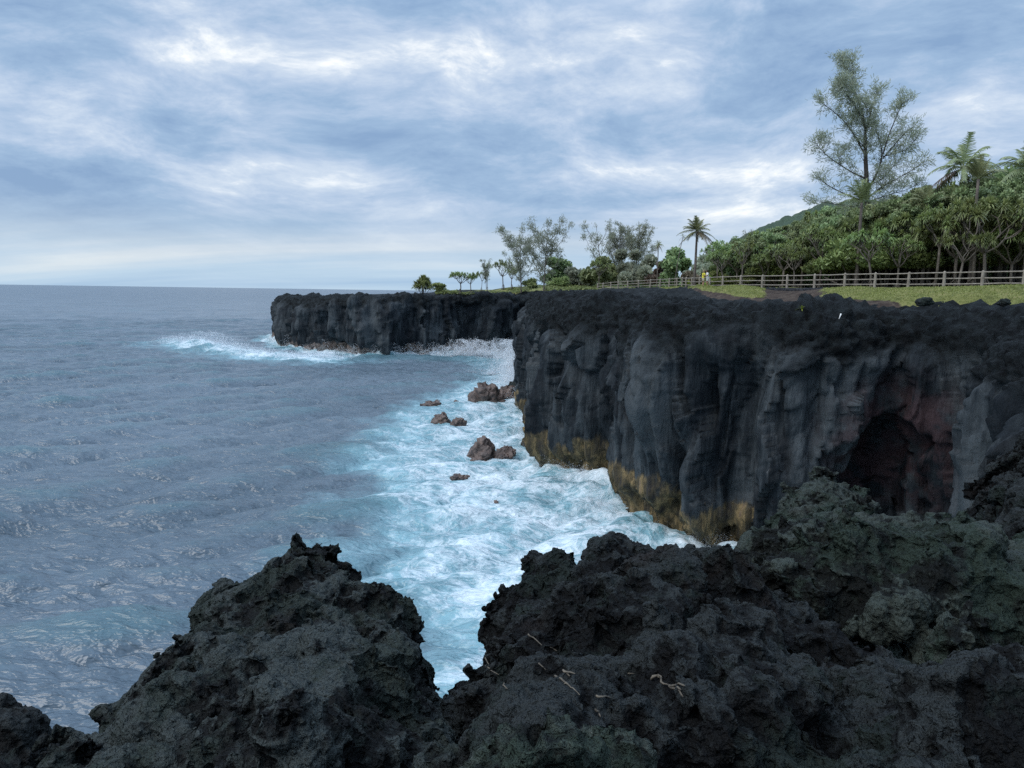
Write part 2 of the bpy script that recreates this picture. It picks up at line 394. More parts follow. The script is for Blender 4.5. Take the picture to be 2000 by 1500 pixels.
rr = np.array(rr); th = np.radians(np.linspace(-52, 42, 1150))
RR, TH = np.meshgrid(rr, th, indexing='ij'); X0 = (RR * np.sin(TH)).ravel(); Y0 = (RR * np.cos(TH)).ravel(); Rf = RR.ravel()
a1 = sample_tile(T1, X0 + 0.2 * Y0 * 0, Y0); f1 = 1 - 0.75 * sstep(Rf, 300, 1500)
f1 = f1 * (1 - sstep(Rf, 2500, 6000))
c_, s_ = math.cos(0.6), math.sin(0.6)
a2 = sample_tile(T2, X0 * c_ - Y0 * s_, X0 * s_ + Y0 * c_); f2 = 1 - sstep(Rf, 120, 420)
xy = np.stack([X0, Y0], 1)
nearm = Rf < 420
dn = np.full(len(xy), 999.0); df = dn.copy()
dn[nearm] = dist_path(xy[nearm], near_s[::3]); df[nearm] = dist_path(xy[nearm], far_s[::2])
p3 = np.stack([X0, Y0, np.zeros_like(X0)], 1)
nlow = np.zeros(len(xy)); nlow[nearm] = fbm(p3[nearm], 1 / 9.0, 4); nmid = np.zeros(len(xy)); nmid[nearm] = fbm(p3[nearm] * (1, 1.6, 1), 1 / 3.0, 3)
# surf zone left of the near cliff
xf = np.interp(Y0, [14, 30, 45, 55, 70, 90, 110, 125, 150, 190], [-9, -9.0, -12.5, -14.5, -16.5, -16.5, -16, -13, -13, -16])
foam = sstep(X0 + nlow * 5.0, xf - 6.0, xf + 11.0) * (1 - sstep(Y0, 118, 150) * 0.35) * nearm * (1 - sstep(Y0, 175, 190))
foam = np.maximum(foam, (1 - sstep(dn + nlow * 3, 1.0, 9.0)) * 1.0)
foam = np.maximum(foam, (1 - sstep(df + nlow * 3, 1.5, 8.5)) * 1.05 * (Y0 > 140))
foam[(X0 > -2) & (Y0 > 140) & (Y0 < 210)] += 0.25
# the patch in front of the far bay stays dark water
foam *= 1 - 0.8 * np.exp(-(((X0 + 22) / 14) ** 2 + ((Y0 - 152) / 15) ** 2))
# breaker running out left of the headland
bx = PZ(300, 668), PZ(400, 682), PZ(520, 700), PZ(640, 704)
bpath = chaikin([(v.x, v.y) for v in bx], 2)
db = np.full(len(xy), 999.0); db[nearm] = dist_path(xy[nearm], bpath)
along = sstep(X0, -104, -90)
crest = np.exp(-(db / 4.5) ** 2) * along * (0.5 + 0.5 * np.exp(-((X0 + 78) / 12) ** 2))
foam = np.maximum(foam, (1 - sstep(db + nlow * 2.5, 2, 10)) * along * 1.05)
foam = np.maximum(foam, (1 - sstep(db + nlow * 4, 5, 22)) * 0.45 * sstep(X0, -125, -100))
# swells coming in
sw = 0.0
jac = -(a1[3] * f1 + a2[3] * f2 * 0.6)
caps = sstep(jac + nlow * 0.35, 1.0, 1.4) * nearm * 0.8
aer = np.clip(foam, 0, 1)
foam = np.maximum(foam, caps)
foam = np.maximum(foam, np.exp(-((X0 + 16) / 5) ** 2 - ((Y0 - 76) / 3) ** 2) * 0.5)
Z = a1[0] * f1 + a2[0] * f2 + nmid * 0.16 * aer + nlow * 0.25 * aer
Z += crest * (1.7 + 0.6 * nmid + 0.5 * nlow)
wallw = np.exp(-(dn / 2.2) ** 2) * (Y0 > 40) ; Z += wallw * (0.5 + 0.5 * nmid + 0.5 * nlow)
Z += np.exp(-(df / 3.0) ** 2) * (0.5 + 0.8 * nmid + 0.6 * nlow)
# swell front inside the bay
Z += 0.9 * np.exp(-((Y0 - 172 + 0.15 * X0) / 5) ** 2) * sstep(X0, -50, -25)
Xs = X0 + a1[1] * f1 + a2[1] * f2; Ys = Y0 + a1[2] * f1 + a2[2] * f2
me = np_mesh('sea', np.stack([Xs, Ys, Z], 1), grid_faces(len(rr), len(th))[:, ::-1], True, {'foam': foam, 'aer': aer})
M_SEA, g, b = new_mat('sea_water', 0.12, 0.5)
p = pos(g); fo = g.attr('foam'); ae = g.attr('aer')
x_, y_, z_ = g.sep(p)
dcam = g.vmath('LENGTH', p)
flat = g.comb(x_, y_, 0.0)
wv = g.vmath('SUBTRACT', g.noise(flat, 0.35, 3, 0.5, col=True), (0.5, 0.5, 0.5))
q = g.vmath('ADD', g.mapping(flat, (1, 1.35, 1), (0, 0, 0), (0, 0, 0.45)), g.vmath('SCALE', wv, scale=3.2))
web1 = g.math('SUBTRACT', 1.0, g.math('MULTIPLY', g.math('ABSOLUTE', g.math('SUBTRACT', g.noise(q, 0.55, 5, 0.55, 0.6), 0.5)), 6.5), clamp=True)
web2 = g.math('SUBTRACT', 1.0, g.math('MULTIPLY', g.math('ABSOLUTE', g.math('SUBTRACT', g.noise(g.vmath('ADD', q, (17, 5, 0)), 1.3, 5, 0.6, 0.8), 0.5)), 5.5), clamp=True)
blob = g.noise(q, 0.22, 6, 0.62)
fine = g.noise(q, 5.0, 5, 0.7)
pat = g.math('ADD', g.math('ADD', g.math('MULTIPLY', web1, 0.32), g.math('MULTIPLY', web2, 0.22)), g.math('ADD', g.math('MULTIPLY', g.math('SUBTRACT', blob, 0.5), 1.5), g.math('MULTIPLY', g.math('SUBTRACT', fine, 0.5), 0.5)))
fm = g.mapr(g.math('SUBTRACT', g.math('ADD', g.math('MULTIPLY', fo, 0.80), pat), 1.0), -0.16, 0.52)
fm = g.math('MULTIPLY', fm, g.mapr(fo, 0.05, 0.25))
deep = g.ramp(g.noise(flat, 0.03, 3, 0.5), [(0.35, (0.062, 0.094, 0.122)), (0.65, (0.098, 0.136, 0.172))])
turq = g.ramp(g.noise(q, 0.35, 4, 0.55), [(0.35, (0.13, 0.27, 0.32)), (0.65, (0.23, 0.42, 0.48))])
wc = g.mix(g.mapr(g.math('ADD', ae, g.math('MULTIPLY', g.math('SUBTRACT', blob, 0.5), 0.9)), 0.12, 0.85), deep, turq)
# thin crests let a little green through
wc = g.mix(g.math('MULTIPLY', g.mapr(z_, 0.15, 0.8), 0.35), wc, (0.03, 0.14, 0.16))
wc = g.mix(g.math('MULTIPLY', fm, 0.92), wc, (0.70, 0.78, 0.83))
g.put(b.inputs['Base Color'], wc)
g.put(b.inputs['Roughness'], g.math('ADD', g.mapr(dcam, 60, 1500, 0.25, 0.34), g.math('MULTIPLY', fm, 0.6), clamp=True))
b.inputs['IOR'].default_value = 1.5
def ridge(v, sc_, det, off):
    n_ = g.noise(g.vmath('ADD', v, off), sc_, det, 0.55, 0.2)
    return g.math('POWER', g.math('SUBTRACT', 1.0, g.math('MULTIPLY', g.math('ABSOLUTE', g.math('SUBTRACT', n_, 0.5)), 2.6), clamp=True), 2.2)
mv = g.mapping(flat, (1, 2.3, 1), (0, 0, 0), (0, 0, -0.45))
rip = g.math('ADD', g.math('MULTIPLY', ridge(mv, 0.9, 3, (3, 3, 0)), 0.5), g.math('MULTIPLY', ridge(mv, 0.30, 4, (9, 1, 0)), 2.0))
rip = g.math('ADD', rip, g.math('MULTIPLY', fm, 0.35))
bn = g.node('ShaderNodeBump'); g.put(bn.inputs['Height'], rip); g.put(bn.inputs['Strength'], 0.65); bn.inputs['Distance'].default_value = 0.17
g.l.new(bn.outputs[0], b.inputs['Normal'])
tag(link('sea', me, M_SEA), kind='structure')
# sea floor / rest of the water around behind the camera
def flat_quad(name, x0, x1, y0, y1, z, mat):
    return link(name, np_mesh(name, [(x0, y0, z), (x1, y0, z), (x1, y1, z), (x0, y1, z)], [(0, 1, 2, 3)], False), mat)
tag(flat_quad('seabed', -46000, 46000, -46000, 46000, -14.0, M_ROCK), kind='structure')

# ---------------------------------------------------------------- cliffs
def cliff(name, path, step, dv, zt_fn, crest_h, inland, mat, lobe, fine, ochre_h, extra=None, zlow=-2.0, under=0.9):
    pts, s = resample(path, step)
    ns = len(pts)
    def smooth(a, w):
        k = max(1, int(w / step)); ker = np.hanning(2 * k + 3); ker /= ker.sum()
        pad = len(ker) // 2
        return np.stack([np.convolve(np.pad(a[:, i], pad, mode='edge'), ker, 'valid') for i in range(a.shape[1])], 1)
    ps = smooth(pts, 2.2 * lobe)
    t = np.gradient(ps, axis=0); t /= np.linalg.norm(t, axis=1)[:, None] + 1e-9
    n = np.stack([t[:, 1], -t[:, 0]], 1)            # one side; sign fixed by caller's ordering (sea side)
    n = smooth(n, 2.0 * lobe); n /= np.linalg.norm(n, axis=1)[:, None] + 1e-9
    n = -n if name_flip.get(name) else n
    zt = zt_fn(pts, s)
    nface = int((zt.max() - zlow) / dv); ntop = int(inland / (dv * 1.3))
    v = np.concatenate([np.linspace(0, 1, nface), 1 + (np.arange(1, ntop + 1)) / ntop])
    V = v[None, :].repeat(ns, 0); ZT = zt[:, None]
    fz = np.clip(V, 0, 1); z = zlow + (ZT - zlow) * fz
    hd = ZT - z                                        # depth below the crest
    off = -crest_h * 0.85 * (1 - np.sqrt(np.clip(1 - (1 - np.clip(hd / crest_h, 0, 1)) ** 2, 0, 1)))   # rounded shoulder
    off = off - under * (1 - sstep(z, 0.5, 3.2))
    tp = np.clip(V - 1, 0, 1)
    off = off - tp * inland
    z = z - tp ** 2 * 2.4
    B = np.empty((ns, len(v), 3)); B[..., 0] = pts[:, 0:1] + n[:, 0:1] * off; B[..., 1] = pts[:, 1:2] + n[:, 1:2] * off; B[..., 2] = z
    N = gnormals(B); out3 = np.stack([n[:, 0], n[:, 1], n[:, 0] * 0], 1)[:, None, :].repeat(len(v), 1)
    sg = np.sign((N * (out3 + np.array([0, 0, 0.6]))).sum(2)); N *= sg[..., None]
    F = B.reshape(-1, 3); crust = sstep(-(hd.ravel()) + fbm(F, 0.25, 3) * 1.6, -crest_h * 1.15, -crest_h * 0.55)
    crust = np.maximum(crust, sstep(V.ravel(), 0.99, 1.0))
    # scallops: concave facets meeting in sharp ribs, drawn out downwards
    q = F * np.array([1, 1, 0.42]) / (3.6 * lobe); q = q + 0.22 * np.stack([perlin(F, 0.12 / lobe, 5), perlin(F, 0.12 / lobe, 9), perlin(F, 0.1 / lobe, 3)], 1)
    F1, F2, cid = worley(q); q2 = F * np.array([1, 1, 0.5]) / (1.55 * lobe); G1, G2, cid2 = worley(q2 + 0.15 * np.stack([perlin(F, 0.5), perlin(F, 0.5, 4), perlin(F, 0.4, 8)], 1), 40)
    # upright columns: bulging faces parted by sharp inward creases
    sc_ = s[:, None].repeat(len(v), 1).ravel(); lo_ = np.stack([sc_ / (4.4 * lobe) + .35 * perlin(F, .11 / lobe, 51), F[:, 2] / (15 * lobe) + .2 * perlin(F, .2, 52), 0 * sc_ + 3.3], 1)
    C1, C2, cc_ = worley(lo_, 11); lo2 = np.stack([sc_ / (1.5 * lobe) + .3 * perlin(F, .3 / lobe, 53), F[:, 2] / (5.5 * lobe), 0 * sc_ + 7.3], 1); E1, E2, ce_ = worley(lo2, 90)
    cols = lobe * (2.3 * (np.minimum(C2 - C1, .35) - .2) + 1.1 * (cc_ - .5)) + lobe * .75 * (np.minimum(E2 - E1, .22) - .1) * sstep(perlin(F, .13, 61), -.3, .2) + lobe * .35 * (ce_ - .5)
    scal = sstep(-F[:, 2] + 2.5 * perlin(F, .12, 71), -11, -6)
    wv = .30 * np.stack([perlin(F, .35 / lobe, 81), perlin(F, .3 / lobe, 82), 0 * sc_], 1)
    fc = lobe * 1.25 * facets(np.stack([sc_ / (3.4 * lobe), F[:, 2] / (11.0 * lobe), 0 * sc_ + 5.2], 1) + wv, 7, 1.0) + lobe * .36 * facets(np.stack([sc_ / (1.25 * lobe), F[:, 2] / (5.5 * lobe), 0 * sc_ + 9.2], 1) + wv, 60, .8)
    D = cols + fc + lobe * (0.15 + .6 * scal) * (2.1 * (F1 - 0.55) + 0.9 * (cid - 0.5)) + lobe * .5 * (0.75 * (G1 - 0.5) + 0.45 * (cid2 - 0.5))
    rib = perlin(F * np.array([1, 1, 0.16]), 0.28 / lobe, 21); D += lobe * 1.2 * rib
    crack = np.exp(-np.abs(perlin(F * np.array([1, 1, 0.10]), 0.33 / lobe, 77)) / 0.035); D -= lobe * 0.55 * crack * (1 - crust)
    D += 0.09 * lobe * fbm(F * np.array([1, 1, 0.5]), 0.8, 4) + 0.05 * fine * fbm(F, 2.2, 2)
    rough = 0.75 * (billow(F, 0.38, 4, 0.55) - 0.5) * min(lobe, 1.4) + 0.48 * (billow(F, 1.1, 4, 0.62) - 0.4) + 0.45 * perlin(F, 0.16, 31) + 0.45 * (0.5 - worley(F * (1.4, 1.4, 1.9), 5)[0])
    D = D * (1 - 0.82 * crust) + rough * crust
    if extra is not None: D = D + extra(F, s[:, None].repeat(len(v), 1).ravel(), hd.ravel(), V.ravel())
    Pn = F + N.reshape(-1, 3) * D[:, None]
    och = (1 - sstep(F[:, 2] + 1.8 * perlin(F, 0.25, 3), ochre_h * 0.4, ochre_h * 1.2)) * (F[:, 0] < 14.6)
    f = grid_faces(ns, len(v))
    me = np_mesh(name, Pn, f, True, {'crust': crust, 'ochre': och})
    return link(name, me, mat)
name_flip = {}
def zt_near(p, s):
    y = p[:, 1]
    z = np.interp(y, [8, 16, 22, 28, 34, 42, 50, 60, 75, 100, 140, 200], [H - 4.5, H - 4.0, H - 3.0, H - 1.6, H - 0.7, H - 0.38, H - 0.42, H - 0.4, H - 0.35, H - 0.2, H - 0.3, H - 0.6])
    return z + 0.25 * perlin(np.stack([p[:, 0], p[:, 1], 0 * y], 1), 0.3, 2)
def ex_near(F, s, hd, V):
    d = np.zeros(len(F))
    # deep dark chimney between the two middle buttresses
    x0 = np.interp(F[:, 2], [0, 5, 9, 13], [10.2, 10.9, 11.8, 11.6])
    d -= 1.6 * np.exp(-((F[:, 0] - x0) / 0.42) ** 2) * sstep(F[:, 1], 44, 46) * (F[:, 1] < 52) * sstep(hd, 2.0, 4.5) * sstep(F[:, 2], 0.5, 3)
    d += 0.9 * np.exp(-((F[:, 0] - 9.3) / 0.9) ** 2 - ((F[:, 2] - 8) / 3) ** 2) * (F[:, 1] > 44) * (F[:, 1] < 53)
    # the cave: hollowed out below, its roof well under the rim
    w = 1.65 + 0.30 * perlin(F * (0, 0, 1), 0.4, 5) + 0.12 * np.clip(7 - F[:, 2], 0, 7)
    xc = 22.0 - 0.13 * np.clip(8 - F[:, 2], 0, 8)
    m = (1 - sstep(np.abs(F[:, 0] - xc + .3 * perlin(F, .7, 3)), w - .35, w + .25)) * (1 - sstep(F[:, 2] + .9 * perlin(F, .5, 9) + .22 * (F[:, 0] - xc) ** 2, 8.9, 9.5)) * (F[:, 1] > 38) * (F[:, 1] < 48)
    d -= (2.3 + .9 * perlin(F * (1, 1, .2), .8, 44)) * m
    return d
cn = cliff('near_cliff', near_s, 0.16, 0.13, zt_near, 3.6, 6.5, M_CLIFF, 1.0, 1.0, 4.2, ex_near)
tag(cn, kind='structure')
def zt_far(p, s):
    z = np.interp(p[:, 0], [-110, -84, -78, -70, -50, -37, -20, 0, 20], [H - 6, H - 3.6, H - 3.0, H - 2.6, H - 2.1, H - 1.6, H - 1.2, H - 0.8, H - 0.5])
    notch = np.exp(-((p[:, 0] + 59.3) / 0.9) ** 2) * 2.6
    return z - notch + 0.6 * perlin(np.stack([p[:, 0], p[:, 1], 0 * s], 1), 0.22, 8) + 0.5 * perlin(np.stack([p[:, 0], p[:, 1], 0 * s], 1), 0.5, 3)
cf = cliff('far_cliff', far_s, 0.45, 0.3, zt_far, 2.6, 12.0, M_CLIFF_FAR, 2.0, 0.5, 3.0, None)
tag(cf, kind='structure')

# ---------------------------------------------------------------- plateau ground
land = np.vstack([near_s[::-1][::4], far_s[::-1][::3], [(-40, 380), (60, 900), (2500, 1600), (2500, -200), (10, -60)]])
anch = []
for px, py, D in [(1998, 561, 48), (1843, 562, 51), (1649, 562, 57.5), (1488, 563, 65), (1386, 564, 73), (1322, 564, 94), (1247, 564, 107), (1167, 567, 120),
                  (2000, 590, 40), (1850, 590, 43), (1700, 590, 47), (1600, 590, 50), (1480, 590, 54), (1380, 588, 58), (1280, 585, 64), (1150, 582, 78), (1100, 576, 110),
                  (1160, 560, 150), (1060, 566, 165), (1000, 571, 190), (950, 572, 195), (880, 573, 200), (1080, 560, 220), (760, 580, 215), (640, 582, 225), (830, 573, 235), (980, 567, 260)]:
    anch.append(P(px, py, D))
anch += [Vector(v) for v in ((60, 70, H + .8), (60, 100, H + .9), (60, 40, H + .8), (100, 150, H + 1.5), (60, 200, H + 1), (25, 20, H - 2.6), (35, 30, H - .6), (22, 30, H - 2.2), (27, 37, H - 1.1), (60, 10, H - .5), (30, 90, H + .7), (18, 120, H + .5), (30, 150, H + .7), (10, 0, H - 1.7), (0, -10, H - 1.6), (40, 0, H - 1.5), (200, 100, H + 4), (300, 300, H + 8), (100, 300, H + 3), (-10, 300, H), (0, 350, H))]
A = np.array([tuple(v) for v in anch])
def ground_z(x, y):
    x = np.asarray(x, float); y = np.asarray(y, float)
    d2 = (x[..., None] - A[:, 0]) ** 2 + (y[..., None] - A[:, 1]) ** 2
    w = 1.0 / (d2 + 9.0) ** 2
    return (w * A[:, 2]).sum(-1) / w.sum(-1)
fence_pd = [(1998, 48), (1917, 49.5), (1843, 51), (1773, 53), (1708, 55), (1649, 57.5), (1590, 60), (1537, 62.5), (1488, 65), (1446, 67.5), (1411, 70), (1386, 73), (1366, 77), (1351, 81), (1340, 86), (1332, 90), (1322, 94), (1307, 97), (1289, 100), (1270, 103), (1247, 107), (1226, 110), (1207, 113), (1193, 116), (1178, 118), (1167, 120)]
fence_y = np.interp([p for p, _ in fence_pd], [1167, 1193, 1226, 1289, 1332, 1351, 1386, 1446, 1537, 1649, 1773, 1843, 1998], [567, 564.5, 563, 560.5, 559.5, 561.5, 562.5, 561.5, 562, 561.5, 562, 561.5, 560.5])
fence_pts = [P(px, yy, D) for (px, D), yy in zip(fence_pd, fence_y)]
ang = [P(2080, 560, 46.5), P(2170, 560, 45)]
fence_pts = ang[::-1] + fence_pts
FP = np.array([(v.x, v.y) for v in fence_pts]); FZ = np.array([v.z for v in fence_pts])
def fence_side(x, y):
    """>0 seaward of the wall, metres (by depth)"""
    az = x / np.maximum(y, 1); o = np.argsort(FP[:, 0] / FP[:, 1])
    return np.interp(az, (FP[:, 0] / FP[:, 1])[o], FP[:, 1][o], left=125) - y
def make_ground(x0, x1, y0, y1, st, hole=None):
    gx = np.arange(x0, x1 + st / 2, st); gy = np.arange(y0, y1 + st / 2, st)
    X, Y = np.meshgrid(gx, gy, indexing='ij'); x = X.ravel(); y = Y.ravel(); xy = np.stack([x, y], 1)
    ins = inside_poly(xy, land); dd = np.minimum(dist_path(xy, near_s[::4]), dist_path(xy, far_s[::3]))
    z = ground_z(x, y); p3 = np.stack([x, y, 0 * x], 1)
    fs = fence_side(x, y)
    az = x / np.maximum(y, 1) * 1500 + 1000
    z = z - 1.6 * (1 - sstep(az, 800, 900)) * (y > 150)
    grass = np.zeros(len(x)); soil = np.zeros(len(x))
    # two turf banks in front of the wall
    def bank(ac, aw, f0, f1):
        return np.exp(-np.abs((az - ac) / aw) ** 6) * sstep(fs, f0, f0 + 1.0) * (1 - sstep(fs, f1, f1 + 2.5))
    b1 = bank(1385, 108, -0.6, 6.0) * (az < 1560); b2 = bank(1850, 265, -0.6, 5.0)
    grass = np.maximum(b1, b2); z = z + 0.45 * grass * (0.7 + 0.5 * perlin(p3, 0.25, 6)) * sstep(fs, 0, 2)
    soil = bank(1560, 230, -0.6, 8.5) * 0.9
    soil = np.maximum(soil, sstep(az, 930, 1000) * (1 - sstep(az, 1165, 1250)) * sstep(y, 85, 125) * 0.6)
    grass = np.where(fs < -0.8, 0.85, grass); z = z + np.where(fs < -0.3, 0.12, -0.12)
    grass = np.where((az < 1180) & (y > 118), np.where(az > 905, 0.52 + .5 * perlin(p3, .12, 3), 0.0), grass)
    rough = (1 - np.clip(grass + soil, 0, 1)) * (fs > -0.3)
    z = z + rough * (0.5 * (billow(p3, 0.5, 4, 0.6) - 0.35)) + 0.05 * fbm(p3, 0.8, 3)
    kk = 1.0 if st < 1 else 3.0
    edge = sstep(dd, 0.8 * kk, 4.6 * kk); z = z - (1 - edge) * 3.0
    keep = ins & (dd > 1.2 * kk)
    nu, nv = len(gx), len(gy); f = grid_faces(nu, nv)
    km = keep[f].all(1)
    if hole is not None:
        cx = x[f].mean(1); cy = y[f].mean(1); km &= ~((cx > hole[0]) & (cx < hole[1]) & (cy > hole[2]) & (cy < hole[3]))
    f = f[km]; u, inv = np.unique(f, return_inverse=True)
    return np.stack([x, y, z], 1)[u], inv.reshape(-1, 4), grass[u], soil[u]
v1, fA, g1, s1 = make_ground(-12, 76, 16, 140, 0.3)
v2, fB, g2, s2 = make_ground(-120, 708, -60, 688, 4.0, (-8, 72, 20, 136))
me = np_mesh('plateau_ground', np.vstack([v1, v2]), np.vstack([fA, fB + len(v1)]), True, {'grass': np.r_[g1, g2], 'soil': np.r_[s1, s2]})
tag(link('ground', me, M_GROUND), kind='structure')
# ---------------------------------------------------------------- foreground lava rocks
def surface_nets(F, org, h):
    S = F < 0
    nx, ny, nz = F.shape
    c = np.zeros((nx - 1, ny - 1, nz - 1), np.uint8)
    for a in (0, 1):
        for b_ in (0, 1):
            for d in (0, 1): c += S[a:nx - 1 + a, b_:ny - 1 + b_, d:nz - 1 + d]
    act = np.argwhere((c > 0) & (c < 8))
    idx = np.full(c.shape, -1, np.int32); idx[tuple(act.T)] = np.arange(len(act))
    sm = np.zeros((len(act), 3)); cnt = np.zeros(len(act))
    cor = np.array([(a, b_, d) for a in (0, 1) for b_ in (0, 1) for d in (0, 1)])
    vals = {tuple(k): F[act[:, 0] + k[0], act[:, 1] + k[1], act[:, 2] + k[2]] for k in cor}
    for k in cor:
        for ax in range(3):
            if k[ax] == 0:
                k2 = k.copy(); k2[ax] = 1
                a = vals[tuple(k)]; b_ = vals[tuple(k2)]; m = (a < 0) != (b_ < 0)
                t = np.where(m, a / np.where(m, a - b_, 1), 0)
                pt = k[None, :] + 0.0 * sm; pt[:, ax] = t
                sm += pt * m[:, None]; cnt += m
    v = (act + sm / cnt[:, None]) * h + org
    faces = []
    for ax in range(3):
        sl0 = [slice(None)] * 3; sl1 = [slice(None)] * 3; sl0[ax] = slice(0, -1); sl1[ax] = slice(1, None)
        e = S[tuple(sl0)] != S[tuple(sl1)]; ee = np.argwhere(e)
        u, w = (ax + 1) % 3, (ax + 2) % 3
        ok = (ee[:, u] > 0) & (ee[:, w] > 0) & (ee[:, u] < F.shape[u] - 1) & (ee[:, w] < F.shape[w] - 1); ee = ee[ok]
        q = []
        for (du, dw) in ((-1, -1), (0, -1), (0, 0), (-1, 0)):
            t = ee.copy(); t[:, u] += du; t[:, w] += dw; q.append(idx[t[:, 0], t[:, 1], t[:, 2]])
        q = np.stack(q, 1); s = S[ee[:, 0], ee[:, 1], ee[:, 2]]
        q = np.where(s[:, None], q, q[:, ::-1]); faces.append(q[(q >= 0).all(1)])
    return v, np.vstack(faces)

def rock_body(name, poly, depths, rmax, h, mat, seed=0, step=26, lump=0.22, down=2.5, sub=1, micro=0.03, extra=(), clip_bottom=None, push=0.75, k_=0.48):
    """a body of rock: balls of stone packed inside the outline it shows, each at its own distance, run together and roughened"""
    poly = np.array(poly, float); dp = np.array(depths, float)
    def depth(px, py):
        d2 = (px - dp[:, 0]) ** 2 + (py - dp[:, 1]) ** 2; w = 1 / (d2 + 900.0) ** 1.5
        return (w * dp[:, 2]).sum() / w.sum()
    gx, gy = np.meshgrid(np.arange(poly[:, 0].min(), poly[:, 0].max(), step), np.arange(poly[:, 1].min(), poly[:, 1].max(), step), indexing='ij')
    q = np.stack([gx.ravel(), gy.ravel()], 1); q = q[inside_poly(q, poly)]
    closed = np.vstack([poly, poly[:1]]); dist = dist_path(q, closed)
    balls = []
    rs = random.Random(seed)
    for (px, py), d in zip(q, dist):
        D = depth(px, py); rp = d * D / 1500.0
        r = min(rp, rmax)
        if r < h * 1.2: continue
        c = P(px, py, D + r * push); balls.append((c.x, c.y, c.z, r))
    # fine beads right along the outline keep the silhouette
    cs, _ = resample(closed, step * 0.45)
    for px, py in cs:
        for inset in (0.5,):
            D = depth(px, py); r = 0.15 * D / 7
            # nudge inwards
            best = None
            for a in range(8):
                ax, ay = px + math.cos(a * .785) * r * 1500 / D, py + math.sin(a * .785) * r * 1500 / D
                if inside_poly(np.array([[ax, ay]]), poly)[0]:
                    dd = dist_path(np.array([[ax, ay]]), closed)[0]
                    if best is None or dd > best[0]: best = (dd, ax, ay)
            if best: c = P(best[1], best[2], D + rmax * 0.5); balls.append((c.x, c.y, c.z, r))
    for e in extra: balls.append(e)
    B = np.array(balls); mar = 0.3
    lo = B[:, :3].min(0) - B[:, 3].max() - mar; hi = B[:, :3].max(0) + B[:, 3].max() + mar
    lo[2] -= down
    n = np.ceil((hi - lo) / h).astype(int) + 1
    F = np.full(n, 2.0, np.float32)
    for x, y, z, r in balls:
        rr_ = r + 0.3; cx0 = np.floor((np.array([x - rr_, y - rr_, z - rr_ - down]) - lo) / h).astype(int).clip(0); cx1 = (np.ceil((np.array([x + rr_, y + rr_, z + rr_]) - lo) / h).astype(int) + 1)
        xs = lo[0] + np.arange(cx0[0], min(cx1[0], n[0])) * h; ys = lo[1] + np.arange(cx0[1], min(cx1[1], n[1])) * h; zs = lo[2] + np.arange(cx0[2], min(cx1[2], n[2])) * h
        dz_ = zs - z; dz_ = np.where(dz_ < 0, np.minimum(dz_ + down * 0.85, 0) + 0.0 * dz_, dz_)
        d = np.sqrt(((xs - x) ** 2)[:, None, None] + ((ys - y) ** 2)[None, :, None] + (dz_ ** 2)[None, None, :]) - r
        sub_ = F[cx0[0]:cx0[0] + len(xs), cx0[1]:cx0[1] + len(ys), cx0[2]:cx0[2] + len(zs)]
        k = 0.06; hh = np.clip(0.5 + 0.5 * (sub_ - d) / k, 0, 1)
        sub_[...] = sub_ * (1 - hh) + d.astype(np.float32) * hh - k * hh * (1 - hh)
    m = np.abs(F) < lump * 1.6 + 0.12; ii = np.argwhere(m); pt = lo + ii * h
    o = seed * 3.7
    nz = lump * (1.25 * (billow(pt, 1.1, 2, 0.55, o) - 0.42) + 0.36 * (billow(pt, 3.1, 3, 0.6, o) - 0.42) + 0.35 * perlin(pt, 0.55, o))
    F[m] -= nz.astype(np.float32)
    # the outline frame of the grid stays outside
    F[0] = F[-1] = 2; F[:, 0] = F[:, -1] = 2; F[:, :, 0] = F[:, :, -1] = 2
    v, f = surface_nets(F, lo, h)
    # drop loose crumbs: keep only the largest connected body
    lab = np.arange(len(v))
    for _ in range(60):
        m_ = lab[f].min(1); nl_ = lab.copy(); np.minimum.at(nl_, f.ravel(), np.repeat(m_, 4)); nl_ = nl_[nl_]
        if (nl_ == lab).all(): break
        lab = nl_
    big = np.bincount(lab).argmax(); f = f[lab[f[:, 0]] == big]; u_, iv_ = np.unique(f, return_inverse=True); v = v[u_]; f = iv_.reshape(-1, 4)
    # clinker knobs and pores on the surface itself
    me0 = np_mesh('tmp', v, f, True); nn = np.empty(len(v) * 3, np.float32); me0.vertices.foreach_get('normal', nn); nn = nn.reshape(-1, 3); bpy.data.meshes.remove(me0)
    F1, F2, c1 = worley(v * 4.2 + 0.25 * np.stack([perlin(v, 2.0), perlin(v, 2.0, 5), perlin(v, 2.0, 9)], 1)); G1, G2, c2 = worley(v * 10.5, 33)
    amp = .55 + .9 * sstep(perlin(v, .7, o), -.3, .4)
    dsp = k_ * 0.17 * (0.45 - F1) * amp + k_ * (0.075 * (0.42 - G1)) * amp - k_ * 0.13 * np.exp(-np.abs(perlin(v, 1.7, 3 + o)) / .05) + k_ * .05 * perlin(v, 3.3, o)
    wv = .25 * np.stack([perlin(v, 1.3, 5), perlin(v, 1.3, 6), perlin(v, 1.3, 7)], 1)
    fct = k_ * (.24 * facets(v * 1.15 + wv, 3, .9) + .11 * facets(v * 2.9 + wv, 50, .8)); dsp = dsp + fct - fct.mean(); dsp = np.where(dsp > 0, dsp / (1 + dsp / .13), dsp)
    v = v + nn * dsp[:, None]
    me = np_mesh(name, v, f, True, {'pit_shade': np.clip(-dsp / (.07 * k_), -1, 1)})
    o_ = link(name, me, mat)
